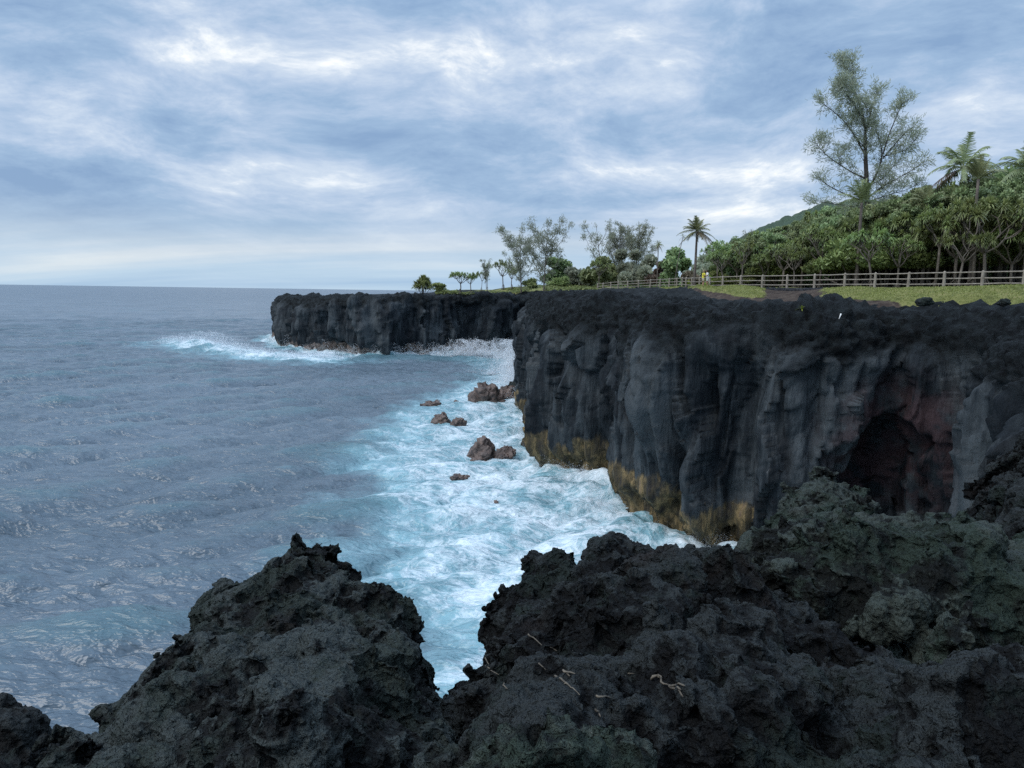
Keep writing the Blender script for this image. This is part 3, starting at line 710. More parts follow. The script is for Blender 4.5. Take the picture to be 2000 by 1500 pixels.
    if sub:
        s = o_.modifiers.new('sub', 'SUBSURF'); s.subdivision_type = 'SIMPLE'; s.levels = sub; s.render_levels = sub
        for tn, typ, size, st, dep in (('a', 'CLOUDS', 0.16, micro * 1.7, 4), ('b', 'CLOUDS', 0.045, micro * 1.6, 5)):
            tex = bpy.data.textures.get('rk' + tn) or bpy.data.textures.new('rk' + tn, typ)
            tex.noise_scale = size; tex.noise_depth = dep; tex.noise_basis = 'VORONOI_F2_F1' if tn == 'a' else 'ORIGINAL_PERLIN'
            dm = o_.modifiers.new('d' + tn, 'DISPLACE'); dm.texture = tex; dm.strength = st; dm.mid_level = 0.5; dm.texture_coords = 'LOCAL'
    return o_

L_PIN = [(590, 1043), (612, 1045), (640, 1075), (690, 1115), (716, 1146), (735, 1150), (765, 1150), (778, 1165), (780, 1200), (803, 1222), (815, 1236), (826, 1270), (828, 1330), (838, 1385), (865, 1440), (930, 1500), (990, 1600), (1000, 1760),
         (60, 1760), (60, 1540), (100, 1480), (128, 1468), (160, 1452), (188, 1450), (190, 1410), (210, 1395), (235, 1405), (252, 1372), (280, 1335), (325, 1306), (360, 1300), (334, 1290), (345, 1262), (372, 1245), (392, 1222), (392, 1185), (415, 1150), (440, 1140), (470, 1143), (490, 1138), (500, 1110), (522, 1088), (541, 1083), (552, 1060), (570, 1046)]
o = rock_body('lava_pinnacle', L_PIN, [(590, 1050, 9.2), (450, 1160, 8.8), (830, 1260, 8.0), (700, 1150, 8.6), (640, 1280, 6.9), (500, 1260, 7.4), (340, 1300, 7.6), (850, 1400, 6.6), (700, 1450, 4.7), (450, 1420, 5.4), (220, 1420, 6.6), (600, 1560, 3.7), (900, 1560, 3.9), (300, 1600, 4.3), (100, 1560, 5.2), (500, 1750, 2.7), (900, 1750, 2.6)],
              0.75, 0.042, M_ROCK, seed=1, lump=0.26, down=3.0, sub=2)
tag(o, 'tall dark lava pinnacle with a pointed top, left of the foaming gap', 'rock')
o = rock_body('lava_boulder', [(-60, 1410), (0, 1406), (30, 1412), (48, 1425), (55, 1450), (66, 1470), (60, 1500), (80, 1560), (70, 1640), (-80, 1640), (-90, 1480)],
              [(0, 1450, 6.6), (0, 1600, 5.6)], 0.4, 0.04, M_BROWN, seed=2, step=18, lump=0.16, down=3.0)
tag(o, 'small reddish brown lava rock in the bottom left corner', 'rock')
C_OUT = [(1200, 1043), (1222, 1045), (1240, 1062), (1262, 1072), (1276, 1085), (1300, 1078), (1335, 1074), (1370, 1082), (1400, 1090), (1432, 1106), (1470, 1118), (1500, 1150), (1550, 1180), (1590, 1230), (1700, 1290), (1850, 1330), (2060, 1340), (2250, 1380), (2350, 1760),
         (960, 1760), (930, 1640), (900, 1500), (880, 1430), (866, 1392), (870, 1362), (886, 1348), (908, 1348), (928, 1330), (952, 1306), (948, 1270), (954, 1215), (955, 1180), (965, 1155), (985, 1140), (1012, 1132), (1012, 1105), (1030, 1090), (1052, 1080), (1072, 1076), (1090, 1090), (1100, 1102), (1130, 1090), (1155, 1062), (1180, 1047)]
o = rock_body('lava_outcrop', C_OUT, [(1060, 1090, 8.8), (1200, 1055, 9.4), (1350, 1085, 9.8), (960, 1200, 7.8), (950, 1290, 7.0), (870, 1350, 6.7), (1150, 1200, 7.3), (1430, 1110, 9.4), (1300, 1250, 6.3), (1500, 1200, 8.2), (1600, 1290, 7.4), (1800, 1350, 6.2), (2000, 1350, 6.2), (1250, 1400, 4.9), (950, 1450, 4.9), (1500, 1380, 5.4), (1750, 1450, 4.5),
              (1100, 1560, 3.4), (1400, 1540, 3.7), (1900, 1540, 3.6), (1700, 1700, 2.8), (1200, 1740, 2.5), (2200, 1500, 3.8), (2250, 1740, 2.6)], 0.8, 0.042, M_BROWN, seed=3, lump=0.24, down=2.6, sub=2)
tag(o, 'broad rough lava outcrop with dry twigs on it, right of the foaming gap', 'rock')
o = rock_body('lava_rock', [(930, 1475), (955, 1462), (1000, 1440), (1018, 1432), (1040, 1446), (1062, 1440), (1090, 1452), (1122, 1440), (1150, 1455), (1170, 1475), (1215, 1478), (1260, 1500), (1300, 1560), (1330, 1700), (860, 1700), (880, 1520)],
              [(1020, 1450, 3.3), (1130, 1450, 3.2), (1100, 1600, 2.7)], 0.22, 0.025, M_MOSS, seed=4, step=14, lump=0.10, down=1.2, micro=0.02, k_=.85)
tag(o, 'low knobbly grey green lava lump at the bottom centre edge', 'rock')
R_RIDGE = [(1430, 1120), (1450, 1090), (1480, 1080), (1520, 1062), (1560, 1040), (1600, 1020), (1640, 1012), (1700, 1010), (1720, 1024), (1760, 1016), (1800, 1024), (1850, 1022), (1880, 1045), (1920, 1050), (1950, 1070), (2000, 1062), (2100, 1060), (2300, 1080), (2300, 1330),
           (2100, 1300), (2010, 1260), (1960, 1235), (1900, 1250), (1880, 1300), (1840, 1280), (1760, 1235), (1720, 1205), (1680, 1215), (1640, 1205), (1580, 1190), (1540, 1175), (1500, 1165), (1480, 1140)]
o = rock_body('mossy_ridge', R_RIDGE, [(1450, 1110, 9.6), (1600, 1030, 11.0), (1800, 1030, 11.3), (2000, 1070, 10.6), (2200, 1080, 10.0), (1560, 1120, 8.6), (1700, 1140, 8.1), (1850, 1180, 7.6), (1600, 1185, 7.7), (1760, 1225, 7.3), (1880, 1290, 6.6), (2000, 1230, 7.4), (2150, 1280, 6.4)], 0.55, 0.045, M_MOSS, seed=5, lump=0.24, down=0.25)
tag(o, 'long green tinged lava ridge overhanging a black hollow', 'rock')
o = rock_body('lava_mound', [(1435, 1090), (1500, 1040), (1530, 1010), (1548, 965), (1575, 940), (1605, 930), (1640, 935), (1660, 945), (1672, 968), (1700, 985), (1722, 1005), (1760, 1030), (1780, 1100), (1700, 1180), (1500, 1200), (1430, 1150)],
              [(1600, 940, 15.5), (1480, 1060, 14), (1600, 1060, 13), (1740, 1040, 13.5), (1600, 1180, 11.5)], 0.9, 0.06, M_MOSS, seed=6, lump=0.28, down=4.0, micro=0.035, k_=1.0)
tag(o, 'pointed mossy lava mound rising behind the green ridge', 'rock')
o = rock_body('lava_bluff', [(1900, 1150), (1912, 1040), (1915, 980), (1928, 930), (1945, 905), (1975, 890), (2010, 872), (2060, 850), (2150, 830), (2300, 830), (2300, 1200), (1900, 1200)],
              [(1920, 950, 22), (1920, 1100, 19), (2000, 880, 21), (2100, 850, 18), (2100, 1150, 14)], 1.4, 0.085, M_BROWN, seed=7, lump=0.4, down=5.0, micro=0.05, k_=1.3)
tag(o, 'dark brown bumpy lava bluff at the right edge, below the cliff', 'rock')

# the dark ground under and behind the viewer, sloping to the sea
gx = np.arange(-14, 40, 0.25); gy = np.arange(-14, 19, 0.25)
X, Y = np.meshgrid(gx, gy, indexing='ij'); p3 = np.stack([X.ravel(), Y.ravel(), 0 * X.ravel()], 1)
edge_y = np.interp(X.ravel(), [-14, -7, -3, 0, 2, 6, 10, 14, 40], [1.5, 2.0, 3.2, 2.6, 4.2, 6.0, 8.0, 12.0, 17.0])
fall = np.clip(Y.ravel() - edge_y, 0, 99); fl = np.clip(-3.0 - X.ravel(), 0, 99)
z = H - 3.1 - 0.95 * fall ** 1.25 - 0.25 * fl ** 1.3 + 0.5 * (billow(p3, 0.5, 4, 0.6) - 0.4)
me = np_mesh('lava_ground', np.stack([X.ravel(), Y.ravel(), z], 1), grid_faces(*X.shape))
tag(link('foreground_ground', me, M_ROCK), kind='structure')

# ---------------------------------------------------------------- boulders in the surf
def boulder(name, px, py, wpx, hpx, label, seed, z0=0.0, mat=M_SEAROCK, D=None, skew=0.0, peak=1.0, group=None, dfac=0.9):
    c = PZ(px, py, z0) if D is None else P(px, py, D)
    w = wpx * c.y / 1500 / 2; hgt = hpx * c.y / 1500
    nu, nv = 90, 60
    u = np.linspace(0, 2 * np.pi, nu); v_ = np.linspace(0, 1, nv)
    U, V = np.meshgrid(u, v_, indexing='ij')
    a = V * np.pi * 0.62
    rx = w * np.sin(a) ** (0.8 / 1) ; zz = hgt * ((np.cos(a) + 0.37) / 1.37) * 1.0
    prof = np.where(V < 0.8, 1, 1)
    x = rx * np.cos(U) + skew * w * zz / max(hgt, .1); y = rx * np.sin(U) * dfac
    k = 1 - (1 - peak) * np.clip(zz / max(hgt, .1), 0, 1)
    Q = np.stack([x * k, y * k, zz - 0.25 * hgt * (V > 0.99)], -1).reshape(-1, 3)
    sd_ = np.array([seed * 3.1, seed * 1.7, seed * 0.9]); s = max(w, hgt)
    F1, F2, cid = worley((Q + sd_) / (s * 0.75))
    nrm = Q / (np.linalg.norm(Q, axis=1)[:, None] + 1e-6)
    disp = s * (-0.30 * (F1 - 0.45) + 0.18 * perlin(Q + sd_, 1.4 / s) + 0.06 * perlin(Q + sd_, 4.5 / s) + 0.03 * perlin(Q + sd_, 9 / s))
    disp = disp + s * .30 * facets((Q + sd_) / (s * .62), 3, .6) + s * .10 * facets((Q + sd_) / (s * .25), 9, .6)
    Q = Q + nrm * disp[:, None] * np.clip(1.3 - V.ravel() * 0.6, 0, 1)[:, None]
    o = link(name, np_mesh(name, Q, grid_faces(nu, nv)[:, ::-1], True), mat); o.location = (c.x, c.y, c.z - 0.15 * hgt)
    tag(o, label, 'boulder', group); return o
G_B = 'boulders awash in the surf below the cliff'
boulder('sea_boulder', 943, 892, 66, 44, 'tall pointed brown boulder standing in foam, biggest of the near ones', 1, peak=0.35, skew=-0.1, group=G_B)
boulder('sea_boulder', 982, 893, 44, 20, 'low brown boulder touching the right side of the pointed boulder', 2, skew=0.3, group=G_B)
boulder('sea_boulder', 950, 787, 72, 36, 'large rounded dark brown boulder standing in foam farther out', 3, peak=0.7, group=G_B)
boulder('sea_boulder', 988, 782, 44, 30, 'dark boulder joined behind the right of the large rounded one', 4, skew=0.2, group=G_B)
boulder('sea_boulder', 843, 797, 40, 16, 'flat reddish boulder farthest left of the farther boulders', 5, group=G_B)
boulder('sea_boulder', 891, 791, 20, 11, 'smallest pointed brown boulder, left of the large rounded one', 6, peak=0.5, group=G_B)
boulder('sea_boulder', 862, 823, 40, 18, 'wedge shaped brown boulder just left of a low dark red one', 7, peak=0.55, skew=-0.1, group=G_B)
boulder('sea_boulder', 896, 829, 28, 14, 'low dark red boulder right beside the wedge shaped one', 8, group=G_B)
boulder('sea_boulder', 897, 934, 36, 8, 'nearly drowned flat brown boulder nearer than the pointed one', 9, group=G_B)
boulder('sea_boulder', 968, 984, 14, 6, 'tiny brown rock tip awash in the near foam', 10, group=G_B)
boulder('sea_boulder', 1030, 778, 62, 60, 'black block leaning against the foot of the cliff in spray', 11, mat=M_ROCK, peak=0.8, group=G_B)
# ---------------------------------------------------------------- plant builders
class MB:
    def __init__(s): s.v = []; s.f = []; s.a = []; s.n = 0
    def add(s, v, f, var=0.5):
        v = np.asarray(v, float); f = np.asarray(f, int)
        s.v.append(v); s.f.append(f + s.n); s.n += len(v)
        s.a.append(np.full(len(v), var) if np.isscalar(var) else np.asarray(var, float))
    def tube(s, pts, rad, k=6, var=0.5):
        pts = np.asarray(pts, float); n = len(pts); rad = np.asarray(rad, float) * np.ones(n)
        t = np.gradient(pts, axis=0); t /= np.linalg.norm(t, axis=1)[:, None] + 1e-9
        ref = np.where(np.abs(t[:, 2:3]) > 0.9, np.array([[1.0, 0, 0]]), np.array([[0, 0, 1.0]]))
        a = np.cross(t, ref); a /= np.linalg.norm(a, axis=1)[:, None]; b_ = np.cross(t, a)
        th_ = np.arange(k) * 2 * np.pi / k
        v = pts[:, None] + (a[:, None] * np.cos(th_)[None, :, None] + b_[:, None] * np.sin(th_)[None, :, None]) * rad[:, None, None]
        i = np.arange(n * k).reshape(n, k); j = np.roll(i, -1, 1)
        f = np.stack([i[:-1], j[:-1], j[1:], i[1:]], -1).reshape(-1, 4)
        v = v.reshape(-1, 3); e = len(v)
        v = np.vstack([v, pts[-1:] + t[-1] * rad[-1] * 0.3]); cap = np.array([(i[-1, q], i[-1, (q + 1) % k], e, e) for q in range(k)])
        cap = cap[:, [0, 1, 2, 3]]; s.add(v, np.vstack([f, cap]), var)
    def quads(s, C, A, B, var):
        """many flat leaves at once: centres C, half vectors A and B"""
        C = np.asarray(C); n = len(C)
        v = np.stack([C - A - B, C + A - B, C + A + B, C - A + B], 1).reshape(-1, 3)
        s.add(v, np.arange(4 * n).reshape(n, 4), np.repeat(np.asarray(var) * np.ones(n), 4))
    def mesh(s, name, smooth=False):
        v = np.vstack(s.v); f = np.vstack(s.f); a = np.concatenate(s.a)
        return np_mesh2(name, v, f, a, smooth)
def np_mesh2(name, v, f, a, smooth):
    tri = f[:, 2] == f[:, 3]
    me = bpy.data.meshes.new(name); me.vertices.add(len(v)); me.vertices.foreach_set('co', v.astype(np.float32).ravel())
    cnt = np.where(tri, 3, 4); st_ = np.concatenate([[0], np.cumsum(cnt)[:-1]]).astype(np.int32)
    keep = np.ones(f.shape, bool); keep[tri, 3] = False; li = f[keep].astype(np.int32)
    me.loops.add(len(li)); me.loops.foreach_set('vertex_index', li)
    me.polygons.add(len(f)); me.polygons.foreach_set('loop_start', st_)
    try: me.polygons.foreach_set('loop_total', cnt.astype(np.int32))
    except Exception: pass
    if smooth: me.polygons.foreach_set('use_smooth', np.ones(len(f), bool))
    at = me.attributes.new('var', 'FLOAT', 'POINT'); at.data.foreach_set('value', a.astype(np.float32))
    me.update(calc_edges=True); return me
def empty(name, loc, rz=0, sc_=1.0):
    o = bpy.data.objects.new(name, None); col.objects.link(o); o.location = loc; o.rotation_euler.z = rz
    o.scale = (sc_, sc_, sc_) if np.isscalar(sc_) else sc_; o.empty_display_size = 0.3; return o
def unit(v): v = np.asarray(v, float); return v / (np.linalg.norm(v, axis=-1, keepdims=True) + 1e-9)

M_BARK_P = bark_mat('pale_pandanus_bark', (0.07, 0.06, 0.05), (0.165, 0.145, 0.12))
M_BARK_D = bark_mat('dark_bark', (0.035, 0.030, 0.028), (0.085, 0.072, 0.062))
M_BARK_G = bark_mat('grey_trunk', (0.07, 0.06, 0.055), (0.17, 0.145, 0.125))
M_LEAF_P = leaf_mat('pandanus_leaf', (0.160, 0.189, 0.086), (0.229, 0.304, 0.109), (0.379, 0.424, 0.172))
M_LEAF_B = leaf_mat('bright_leaf', (0.131, 0.152, 0.061), (0.200, 0.242, 0.085), (0.312, 0.342, 0.121))
M_LEAF_C = leaf_mat('needle_leaf', (0.198, 0.215, 0.154), (0.297, 0.319, 0.231), (0.407, 0.429, 0.319), trans=.45)
M_LEAF_K = leaf_mat('palm_leaf', (0.146, 0.163, 0.090), (0.214, 0.247, 0.124), (0.338, 0.360, 0.169))
M_LEAF_Y = leaf_mat('young_palm_leaf', (0.18, 0.26, 0.03), (0.27, 0.36, 0.05), (0.36, 0.42, 0.07))
M_LEAF_S = leaf_mat('bush_leaf', (0.135, 0.173, 0.086), (0.209, 0.271, 0.123), (0.332, 0.394, 0.185))
M_DRY = leaf_mat('dead_frond', (0.09, 0.07, 0.05), (0.16, 0.125, 0.09), (0.2, 0.165, 0.12))

def rosette(mb, c, up, rs, n=34, L=0.95, w=0.036, droop=0.6):
    """strap leaves bursting from a branch end and arching over"""
    up = unit(up); az = rs.rand(n) * 2 * np.pi; el = np.radians(rs.uniform(-12, 82, n))
    ref = np.array([1.0, 0, 0]) if abs(up[0]) < 0.8 else np.array([0, 1.0, 0]); a = unit(np.cross(up, ref)); b_ = np.cross(up, a)
    d = (a[None] * np.cos(az)[:, None] + b_[None] * np.sin(az)[:, None]) * np.cos(el)[:, None] + up[None] * np.sin(el)[:, None]
    l = L * rs.uniform(0.65, 1.1, n); ts = (0.0, 0.4, 0.75, 1.0); ws = (1.0, 1.0, 0.7, 0.12)
    side = unit(np.cross(d, np.array([0, 0, 1.0]) + 0.01)); rows = []
    for t, ww in zip(ts, ws):
        p_ = np.asarray(c)[None] + d * (l * t)[:, None]; p_[:, 2] -= droop * l * t ** 2.2 * np.cos(el)
        rows += [p_ - side * w * ww, p_ + side * w * ww]
    v = np.stack(rows, 1).reshape(-1, 3); base = np.arange(n)[:, None] * 8
    f = np.concatenate([base + np.array([[0, 1, 3, 2]]), base + np.array([[2, 3, 5, 4]]), base + np.array([[4, 5, 7, 6]])])
    var = np.repeat(np.clip(0.25 + 0.55 * np.sin(el) + rs.normal(0, 0.16, n), 0, 1), 8)
    mb.add(v, f, var)

def pandanus(seed, h=5.0, spread=2.4, trunk_h=0.4, levels=3, r=0.095, n0=5, nl=50, L=0.57):
    rs = np.random.RandomState(seed); tr = MB(); cr = MB()
    top = np.array([rs.normal(0, .15), rs.normal(0, .15), h * trunk_h])
    mid = top * 0.5 + np.array([rs.normal(0, .08), rs.normal(0, .08), 0])
    tr.tube([(0, 0, -0.3), mid, top], [r * 1.25, r, r * 0.95], 8)
    for k in range(5):                                   # prop roots
        a = k * 1.256 + rs.rand(); rr_ = 0.35 + 0.2 * rs.rand()
        tr.tube([(0, 0, 0.75), (rr_ * .6 * math.cos(a), rr_ * .6 * math.sin(a), .45), (rr_ * math.cos(a), rr_ * math.sin(a), -0.25)], [.035, .03, .03], 5)
    tips = []
    def grow(p0, d, l, rad, lev):
        m = p0 + d * l * 0.5 + rs.normal(0, 0.06 * l, 3); e = p0 + d * l + np.array([0, 0, 0.12 * l])
        tr.tube([p0, m, e], [rad, rad * .85, rad * .72], 6)
        if lev == 0: tips.append((e, unit(e - m))); return
        for k in range(2 + (rs.rand() < 0.55)):
            a = rs.rand() * 2 * np.pi; nd = unit(d + 0.85 * np.array([math.cos(a), math.sin(a), rs.uniform(-0.05, 0.55)]))
            grow(e, nd, l * rs.uniform(0.6, 0.85), rad * 0.72, lev - 1)
    L0 = (h * (1 - trunk_h)) / 2.6
    for k in range(n0):
        a = k * 2 * np.pi / n0 + rs.normal(0, .3); tilt = rs.uniform(0.45, 1.0) * spread / 2.4
        grow(top.copy(), unit(np.array([math.cos(a) * tilt, math.sin(a) * tilt, 0.8])), L0 * rs.uniform(.85, 1.15), r * .72, levels - 1)
    for e, d in tips: rosette(cr, e, unit(d + np.array([0, 0, .6])), rs, nl, L * rs.uniform(0.85, 1.15))
    return tr.mesh('trunk', True), cr.mesh('crown')

def tuft_cloud(mb, c, d, rs, n, L, w, spreadr):
    """n thin needle sprays round a twig end"""
    C = np.asarray(c)[None] + rs.normal(0, spreadr, (n, 3)) * (1, 1, .8)
    D_ = unit(np.asarray(d)[None] * 0.9 + rs.normal(0, 0.7, (n, 3)) + np.array([0, 0, 0.15])); S = unit(np.cross(D_, rs.normal(0, 1, (n, 3))))
    mb.quads(C + D_ * L * .5, D_ * (L * rs.uniform(.35, .65, n))[:, None], S * w, np.clip(rs.normal(.5, .22, n) + 0.25 * D_[:, 2], 0, 1))
def casuarina(seed, limbs, twig=0.9, tufts=9, L=0.20, w=0.016, sub=7, wind=(0.0, 0.0, 0.25), sr=0.12, third=3):
    """limbs: list of (points, r0, r1); twigs and needle sprays grow from the outer part of each limb"""
    rs = np.random.RandomState(seed); tr = MB(); cr = MB()
    for pts, r0, r1, dens in limbs:
        pts = chaikin(pts, 2); n = len(pts); tr.tube(pts, np.linspace(r0, r1, n), 6)
        Ls = np.linalg.norm(np.diff(pts, axis=0), axis=1).sum(); m = max(3, int(Ls * sub * dens))
        for k in range(m):
            t = 1 - rs.rand() ** .85 * 0.9; i = min(int(t * (n - 1)), n - 2); fr = t * (n - 1) - i
            p0 = pts[i] * (1 - fr) + pts[i + 1] * fr; dl = unit(pts[i + 1] - pts[i])
            a = unit(dl * 0.7 + rs.normal(0, .75, 3) + np.array(wind)); l = twig * rs.uniform(.45, 1.15) * (1.15 - 0.45 * t)
            p1 = p0 + a * l * .5 + rs.normal(0, .05, 3); p2 = p0 + a * l + np.array([0, 0, 0.1 * l])
            tr.tube([p0, p1, p2], [r1 * .75 + .006, .010, .005], 3)
            for q in range(third):
                s0 = p0 + (p2 - p0) * rs.uniform(.25, 1); b_ = unit(a + rs.normal(0, .8, 3)); tuft_cloud(cr, s0 + b_ * l * .3, b_, rs, tufts, L, w, sr)
            tuft_cloud(cr, p2, a, rs, tufts, L * 1.1, w, sr * .8)
    return tr.mesh('trunk', True), cr.mesh('crown')

def palm_crown(mb, rs, c, n=18, L=2.6, young=False, nleaf=26, lw=0.032, dead=None, droopk=1.0, elr=(-28, 84)):
    for k in range(n):
        a = k * 2.399 + rs.rand() * .4; el = math.radians(rs.uniform(*elr)) if not young else math.radians(rs.uniform(45, 86))
        tgt = dead if (dead is not None and el < math.radians(-8)) else mb
        l = L * rs.uniform(.8, 1.1); d = np.array([math.cos(a) * math.cos(el), math.sin(a) * math.cos(el), math.sin(el)])
        ts = np.linspace(0, 1, 9); pts = np.asarray(c)[None] + d[None] * (l * ts)[:, None]; pts[:, 2] -= droopk * 0.42 * l * ts ** 2.3 * (0.45 + math.cos(el))
        tgt.tube(pts, np.linspace(.035, .008, 9) * (L / 2.6), 4, .75)
        t = np.repeat(np.linspace(.16, 1, nleaf), 2); sgn = np.tile([1, -1], nleaf); idx = t * 8; i = np.minimum(idx.astype(int), 7); fr = (idx - i)[:, None]
        p0 = pts[i] * (1 - fr) + pts[i + 1] * fr; dl = unit(pts[i + 1] - pts[i]); side = unit(np.cross(dl, np.array([0, 0, 1.0]) + .001))
        ll = l * .27 * np.sin(np.clip(t * 1.15 + .12, 0, 1) * np.pi * .86 + .15) ** .7 * rs.uniform(.85, 1.1, len(t))
        ld = unit(side * sgn[:, None] * .95 + dl * .75 + np.array([0, 0, -.28 if not young else .1]) + rs.normal(0, .08, (len(t), 3)))
        e = p0 + ld * ll[:, None]; e[:, 2] -= ll * .22; wv_ = unit(np.cross(ld, np.cross(dl, ld))) * lw * (L / 2.6)
        v = np.stack([p0 - wv_, p0 + wv_, e + wv_ * .25, e - wv_ * .25], 1).reshape(-1, 3)
        tgt.add(v, np.arange(len(v)).reshape(-1, 4), np.repeat(np.clip(rs.normal(.5, .15, len(t)) + .2 * d[2], 0, 1), 4))
def palm_thing(name, loc, h, L, seed, label, cat='palm tree', lean=(0, 0), n=20, mat=None, r=.13, tuft=None, nleaf=26, elr=(-28, 84), group=None, dk=1.0):
    rs = np.random.RandomState(seed); o = empty(name, loc); tag(o, label, cat, group)
    tr = MB(); ts = np.linspace(0, 1, 9); pts = np.stack([lean[0] * ts ** 1.6, lean[1] * ts ** 1.6, -0.3 + (h + .3) * ts], 1)
    tr.tube(pts, r * (1.25 - .45 * ts + .5 * np.exp(-ts * 14)), 9)
    link('trunk', tr.mesh('trunk', True), M_BARK_G, o)
    cr = MB(); dd = MB(); palm_crown(cr, rs, pts[-1], n, L, nleaf=nleaf, dead=dd, elr=elr, droopk=dk)
    link('crown', cr.mesh('crown'), mat or M_LEAF_K, o)
    if dd.v: link('dead_fronds', dd.mesh('dead_fronds'), M_DRY, o)
    return o

def bush_mesh(seed, rx, ry, rz, n=2600, leaf=.10, asp=.45, stems=9, lobes=9, updir=.35):
    rs = np.random.RandomState(seed); cr = MB(); tr = MB()
    lc = rs.normal(0, .45, (lobes, 3)) * (rx, ry, rz * .8) + (0, 0, rz * .62); lc[:, 2] = np.clip(lc[:, 2], rz * .15, rz * 1.35); lc[:lobes // 3, 2] = rz * .2; lr = rs.uniform(.25, .6, lobes)
    k = rs.randint(0, lobes, n); u = unit(rs.normal(0, 1, (n, 3))); rad = rs.rand(n) ** .38
    C = lc[k] + u * (rad * lr[k])[:, None] * np.array([rx, ry, rz * .75]); C[:, 2] = np.maximum(C[:, 2], .03)
    D_ = unit(u * .8 + rs.normal(0, .6, (n, 3)) + (0, 0, updir)); S = unit(np.cross(D_, rs.normal(0, 1, (n, 3)))); l = leaf * rs.uniform(.6, 1.3, n)
    cr.quads(C, D_ * l[:, None], S * (l * asp)[:, None], np.clip(.5 + .3 * u[:, 2] + rs.normal(0, .17, n), 0, 1))
    for q in range(stems):
        e = lc[q % lobes]; tr.tube([(e[0] * .1, e[1] * .1, -.2), e * (.5, .5, .45) + rs.normal(0, .05, 3), e], [.05 * rz / 1.5 + .01, .03, .012], 5)
    return tr.mesh('trunk', True), cr.mesh('crown')
def tree(name, loc, meshes, mats, label, cat, rz=0, sc_=1.0, group=None, parts=('trunk', 'crown')):
    o = empty(name, loc, rz, sc_); tag(o, label, cat, group)
    for me, m, pn in zip(meshes, mats, parts): link(pn, me, m, o)
    return o
def gz(x, y): return float(ground_z(x, y))
def on_ground(px, D, dz_=0.0):
    v = ray(px, 560); x = v.x * D; return Vector((x, D, gz(x, D) + dz_))

# ---------------------------------------------------------------- fence and low lava wall
M_FENCE, g, b = new_mat('weathered_rail', 0.8, 0.3)
p = pos(g); g.put(b.inputs['Base Color'], g.ramp(g.noise(g.mapping(p, (1, 1, .5)), 6, 5, .65), [(.3, (.15, .13, .105)), (.7, (.33, .30, .25))])); bump(g, b, g.noise(p, 25, 4), .4, .02)
fo_ = empty('rail_fence', fence_pts[-1]); tag(fo_, 'long pale rustic rail fence of posts and three rails along the cliff top wall', 'fence')
bpy.context.view_layer.update()
inv = fo_.matrix_world.inverted(); loc0 = np.array(fence_pts[-1])
pm = MB(); hh_ = 1.0
pm.tube([(0, 0, -.15), (0, 0, .55), (0, 0, hh_ - .05), (0, 0, hh_ + .02), (0, 0, hh_ + .07)], [.105, .098, .095, .085, .045], 9)
post_me = pm.mesh('post', True)
for i, v in enumerate(fence_pts):
    po = link('post', post_me, M_FENCE if i == 0 else None, fo_); po.location = Vector(v) - Vector(loc0); po.rotation_euler = (random.Random(i).gauss(0, .015), random.Random(i + 50).gauss(0, .015), i)
rl = random.Random(4)
for i in range(len(fence_pts) - 1):
    a, c = np.array(fence_pts[i]) - loc0, np.array(fence_pts[i + 1]) - loc0
    for zz in (.22, .58, .96):
        m = MB(); mid = (a + c) / 2 + np.array([0, 0, rl.gauss(0, .015)])
        m.tube([a + (0, 0, zz), (a * .6 + mid * .4 * 1) * 1.0 + np.array([0, 0, zz]) if False else mid + (0, 0, zz), c + (0, 0, zz)], [.045, .042, .045], 7)
        link('rail', m.mesh('rail', True), M_FENCE, fo_)
# retaining wall of black lava blocks under the fence
M_WALL, g, b = new_mat('black_lava_blocks', 0.9, 0.25)
p = pos(g); vb = g.voro(g.mapping(p, (1, 1, 1.4)), 2.6, 'DISTANCE_TO_EDGE'); cc = g.ramp(g.noise(p, 3, 5, .7), [(.3, (.012, .014, .018)), (.7, (.04, .043, .05))])
g.put(b.inputs['Base Color'], g.mix(g.mapr(vb, 0, .05), (.006, .006, .008), cc)); bump(g, b, g.math('ADD', g.mapr(vb, 0, .12), g.noise(p, 8, 4)), .8, .08)
wp, _ = resample(np.array([(v.x, v.y, v.z) for v in fence_pts]), .3); k = len(wp)
tw = np.gradient(wp[:, :2], axis=0); tw /= np.linalg.norm(tw, axis=1)[:, None]; nw = np.stack([-tw[:, 1], tw[:, 0]], 1)
if (nw[0] @ np.array([0, -1.0])) < 0: nw = -nw
prof = [(.24, -1.1), (.26, -.5), (.25, -.12), (.2, -.03), (.0, .0), (-.28, .0), (-.3, -.8)]
Vw = np.stack([np.stack([wp[:, 0] + nw[:, 0] * o_, wp[:, 1] + nw[:, 1] * o_, wp[:, 2] + z_ - .02], 1) for o_, z_ in prof], 1)
Vw += 0.035 * perlin(Vw.reshape(-1, 3), 2.2).reshape(Vw.shape[:2])[..., None] * 1.0
tag(link('lava_wall', np_mesh('lava_wall', Vw.reshape(-1, 3), grid_faces(k, len(prof)), False), M_WALL), 'low black lava stone wall running under the rail fence', 'wall')

